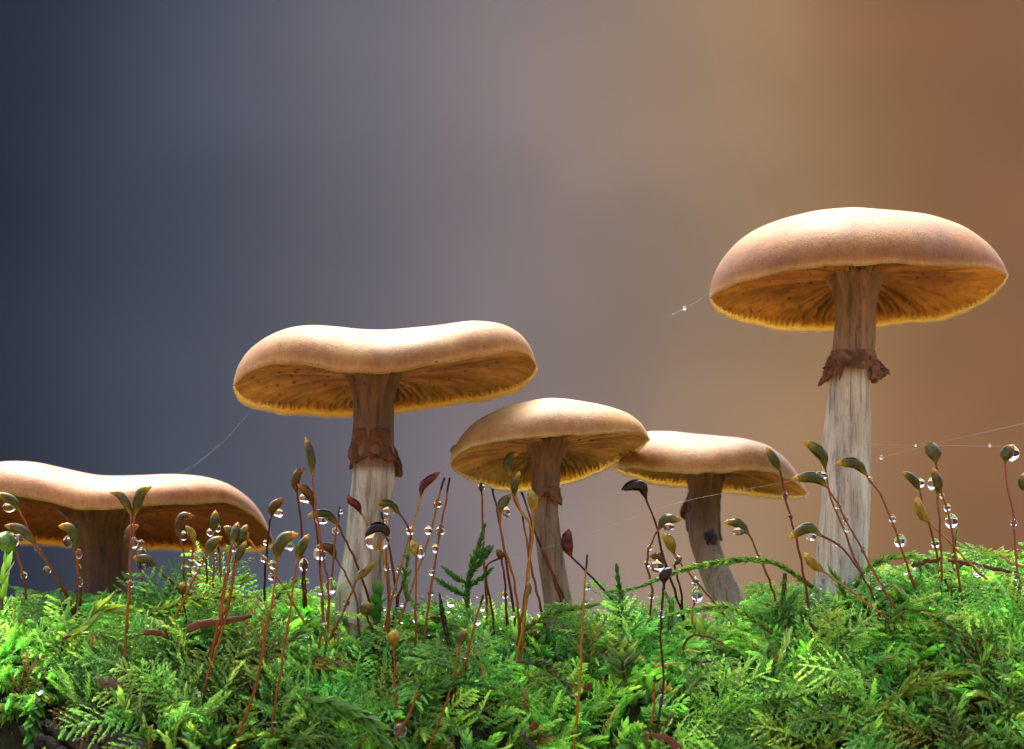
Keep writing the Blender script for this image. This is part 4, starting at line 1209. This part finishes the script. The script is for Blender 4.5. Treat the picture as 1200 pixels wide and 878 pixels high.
    ('humped green capsule over a bright drop at the tall stem foot', 'green', [(963, 628), (985, 640), (1005, 665), (1020, 692), (1034, 730)], [(963, 628), (946, 619), (924, 631)], 13, 'r', [(948, 632, 7, 3), (982, 638, 3), (1016, 678, 6)]),
    ('pure yellow capsule with white beak at the tall stem foot', 'yellow', [(965, 670), (1000, 695), (1040, 724), (1074, 748)], [(965, 670), (955, 662), (942, 648)], 13, 'y', [(1001, 694, 3.5), (1038, 722, 6), (1058, 736, 4)]),
    ('rounded grey-green capsule touching the spider thread', 'grey', [(1097, 542), (1103, 575), (1112, 602), (1118, 635), (1124, 680), (1127, 716)], [(1097, 542), (1094, 530), (1085, 518)], 18, 'o', [(1104, 581, 3), (1110, 595, 4.5), (1115, 611, 8, 9), (1125, 697, 4)]),
    ('thin green capsule with drop on its back beyond the tall mushroom', 'green', [(1078, 575), (1083, 598), (1094, 632), (1100, 664)], [(1078, 575), (1070, 562), (1057, 553)], 11, 'o', [(1078, 566, 6, 6), (1096, 637, 5, 6)]),
    ('translucent yellow-brown capsule on a slanting yellow stalk', 'yellow', [(1090, 613), (1110, 632), (1136, 660), (1170, 694)], [(1090, 613), (1080, 602), (1074, 582)], 13, 'y', [(1146, 668, 8)]),
    ('upright green capsule with clear drop on its flank', 'green', [(1099, 580), (1102, 620), (1103, 660), (1102, 704)], [(1099, 580), (1099, 566), (1093, 548)], 12, 'o', [(1092, 567, 5.5, 8), (1102, 698, 5, 6)]),
    ('round water-filled capsule on a violet stalk beyond the tall mushroom', 'grey', [(1178, 542), (1179, 566), (1187, 600), (1190, 650), (1197, 704)], [(1178, 542), (1180, 531), (1188, 522)], 15, 'p', [(1186, 531, 9, 10), (1188, 613, 4, 5), (1191, 676, 4), (1195, 690, 5)]),
    ('green capsule cut by the picture edge beyond the round one', 'green', [(1203, 578), (1206, 620), (1208, 690)], [(1203, 578), (1199, 566), (1200, 554)], 12, 'o', []),
    ('short red stalk in the moss under the hanging drop', None, [(1066, 672), (1072, 688), (1076, 706)], None, 0, 'r', [(1068, 678, 4)]),
    ('tiny red stalk in the moss beyond the tall mushroom', None, [(1108, 678), (1114, 696), (1120, 712)], None, 0, 'r', []),
]
for s in SP:
    sporophyte(s[0], s[1], s[2], s[3], s[4], s[5], s[6])

# drop sitting on the domed cap, drop between the stalks
drop(535, 528, 0.38, 7.5, 7, 'milky round water drop stuck to the edge of the domed cap', pear=0.0)
drop(233, 815, -1.0, 5, 5, 'clear bead lying on the moss below the broad mushroom', pear=0.0)
dv, df, b = [], [], 0
g = np.random.default_rng(77)
s6, f6 = sphere(6, 8)
nd = 620
x = g.uniform(-6.2, 6.2, nd)
Yd = YC + 0.15 - g.random(nd) * 1.9
zd = log_z(x, Yd) + g.uniform(0.18, 0.42, nd)
rd = g.gamma(2.0, 0.0075, nd) + 0.008
tri = []
for q_ in f6:
    tri += [(q_[0], q_[1], q_[2])] + ([(q_[0], q_[2], q_[3])] if len(q_) == 4 else [])
tri = np.array(tri)
V = np.stack([x, Yd - 0.05, zd], -1)[:, None] + s6[None] * rd[:, None, None]
F = (np.arange(nd) * len(s6))[:, None, None] + tri[None]
o = mesh('dew', V, F.reshape(-1, 3), MW)
tag(o, 'fine dew beads scattered over the moss', 'dew', kind='stuff')


# ------------------------------------------------------------------ needles, twigs and bits of litter
def litter(name, label, cat, pts, Y, widths, flat=0.5, m=MTWIG):
    w = np.stack([P(p[0], p[1], y) for p, y in zip(pts, np.linspace(*(Y if isinstance(Y, tuple) else (Y, Y)), len(pts)))])
    c = spline(w, 22)
    r = np.interp(np.linspace(0, 1, 22), np.linspace(0, 1, len(widths)), np.array(widths) / 200)
    c = c + 0.03 * (np.stack([vnoise(np.arange(22) * 0.5 + pts[0][0], k) for k in range(3)], -1) - 0.5)
    jit = 1 + 0.35 * (vnoise(np.arange(22)[:, None] * 0.7 + pts[0][0], np.arange(10)[None] * 1.1) - 0.5)
    v, f = tube(c - c[0], r, 10, jit, flat)
    o = mesh(name, v, f, m)
    o.location = tuple(c[0])
    return tag(o, label, cat)


MGRASS = m_wood('dry_grass', (0.30, 0.16, 0.05), (0.52, 0.34, 0.14), (0.6, 4, 4), 3, 0.4)
litter('twig', 'smooth brown twig lying in the moss under the broad cap edge', 'twig', [(218, 737), (240, 731), (268, 727), (294, 722)], (-0.62, -0.68), [9, 9, 8, 5])
litter('leaf_scrap', 'curled brown leaf scrap beside the smooth brown twig', 'leaf scrap', [(156, 745), (172, 741), (186, 742), (198, 748)], (-0.68, -0.66), [2, 6, 8, 2])
litter('needle', 'thin red-brown needle on the high crest beyond the tall mushroom', 'needle', [(1112, 656), (1140, 662), (1170, 667), (1192, 671)], (-0.2, -0.25), [4, 5, 5, 3])
litter('needle', 'short red-brown needle beside the tall stem foot', 'needle', [(1068, 664), (1086, 658), (1104, 655)], (-0.25, -0.25), [4, 6, 4])
litter('grass_blade', 'pale dry grass blade at the picture edge on the crest', 'grass blade', [(1172, 650), (1186, 660), (1212, 668)], (-0.3, -0.3), [3, 4, 3], m=MGRASS)
litter('bark_chip', 'peeling brown bark chip at the moss front below the leaning mushroom', 'bark chip', [(752, 863), (776, 862), (790, 872), (806, 892)], (-1.2, -1.25), [2, 8, 10, 5], flat=0.2)
litter('seed', 'small glossy dark seed on the bank below the leaning mushroom', 'seed', [(816, 776), (825, 774), (836, 775)], (-0.85, -0.85), [3, 9, 2], m=MBARK)
litter('needle', 'bent orange needle arching over the bank near the leaning stem', 'needle', [(800, 762), (806, 748), (818, 744), (834, 747), (848, 754)], (-0.6, -0.7), [2.5, 3, 3, 2.5, 2])
litter('needle', 'orange needle lying flat below the knotted cluster', 'needle', [(762, 782), (778, 779), (798, 777)], (-0.8, -0.8), [2, 3.5, 2], m=MGRASS)
litter('leaf_scrap', 'tiny orange leaf scrap low beside the amber stalk', 'leaf scrap', [(684, 810), (690, 804), (694, 801)], (-1.0, -1.0), [3, 9, 3])
litter('leaf_scrap', 'orange leaf scrap at the moss front under the domed mushroom', 'leaf scrap', [(620, 856), (626, 851), (632, 848)], (-1.25, -1.25), [3, 11, 4])
litter('twig', 'dark thin twig poking from the low moss under the domed mushroom', 'twig', [(612, 858), (620, 868), (634, 888)], (-1.25, -1.25), [5, 6, 6], m=MBARK)
litter('wood_chip', 'pale grey wood chip half sunk below the broad mushroom', 'wood chip', [(112, 796), (124, 800), (136, 803), (146, 800)], (-0.84, -0.84), [3, 14, 17, 4], flat=0.3, m=m_wood('grey_wood', (0.07, 0.05, 0.025), (0.26, 0.21, 0.12), (1, 6, 6), 2.5, 0.5))


# ------------------------------------------------------------------ spider threads
def thread(label, pts, r=0.0022, beads=()):
    w = np.stack([P(*p) for p in pts])
    c = spline(w, 40)
    root = empty('spider_thread', c[0])
    tag(root, label, 'spider thread')
    v, f = tube(c, r, 5)
    mesh('strand', v, f, MSILK, root)
    for (px, py, Y, rr) in beads:
        bo = mesh('dew_bead', s6 * rr / 100 + P(px, py, Y), [tuple(q_) for q_ in f6], MW, root)
    return root


thread('fine silk thread strung from the broad cap to the flat cap', [(205, 559, 2.0), (235, 540, 1.6), (265, 514, 1.2), (290, 486, 0.75)], 0.0016)
thread('long silk thread running from the fern-like shoot past the tall stem', [(520, 676, -0.1), (600, 655, 0.0), (700, 622, 0.1), (800, 588, 0.05), (930, 563, 0.0), (1030, 537, 0.15), (1100, 519, 0.0), (1210, 494, 0.2)],
       beads=[(1033, 536, 0.15, 2.6), (1073, 522, 0.1, 1.5)])
thread('short silk thread hanging from the edge of the tall cap', [(832, 340, 0.6), (822, 350, 0.6), (801, 362, 0.6), (786, 370, 0.5)], beads=[(802, 361, 0.6, 2.2)])
thread('level silk thread between the two round capsules', [(1016, 521, 0.1), (1090, 522, 0.0), (1180, 523, -0.05)], 0.0025, beads=[(1160, 522, 0.0, 1.9)])
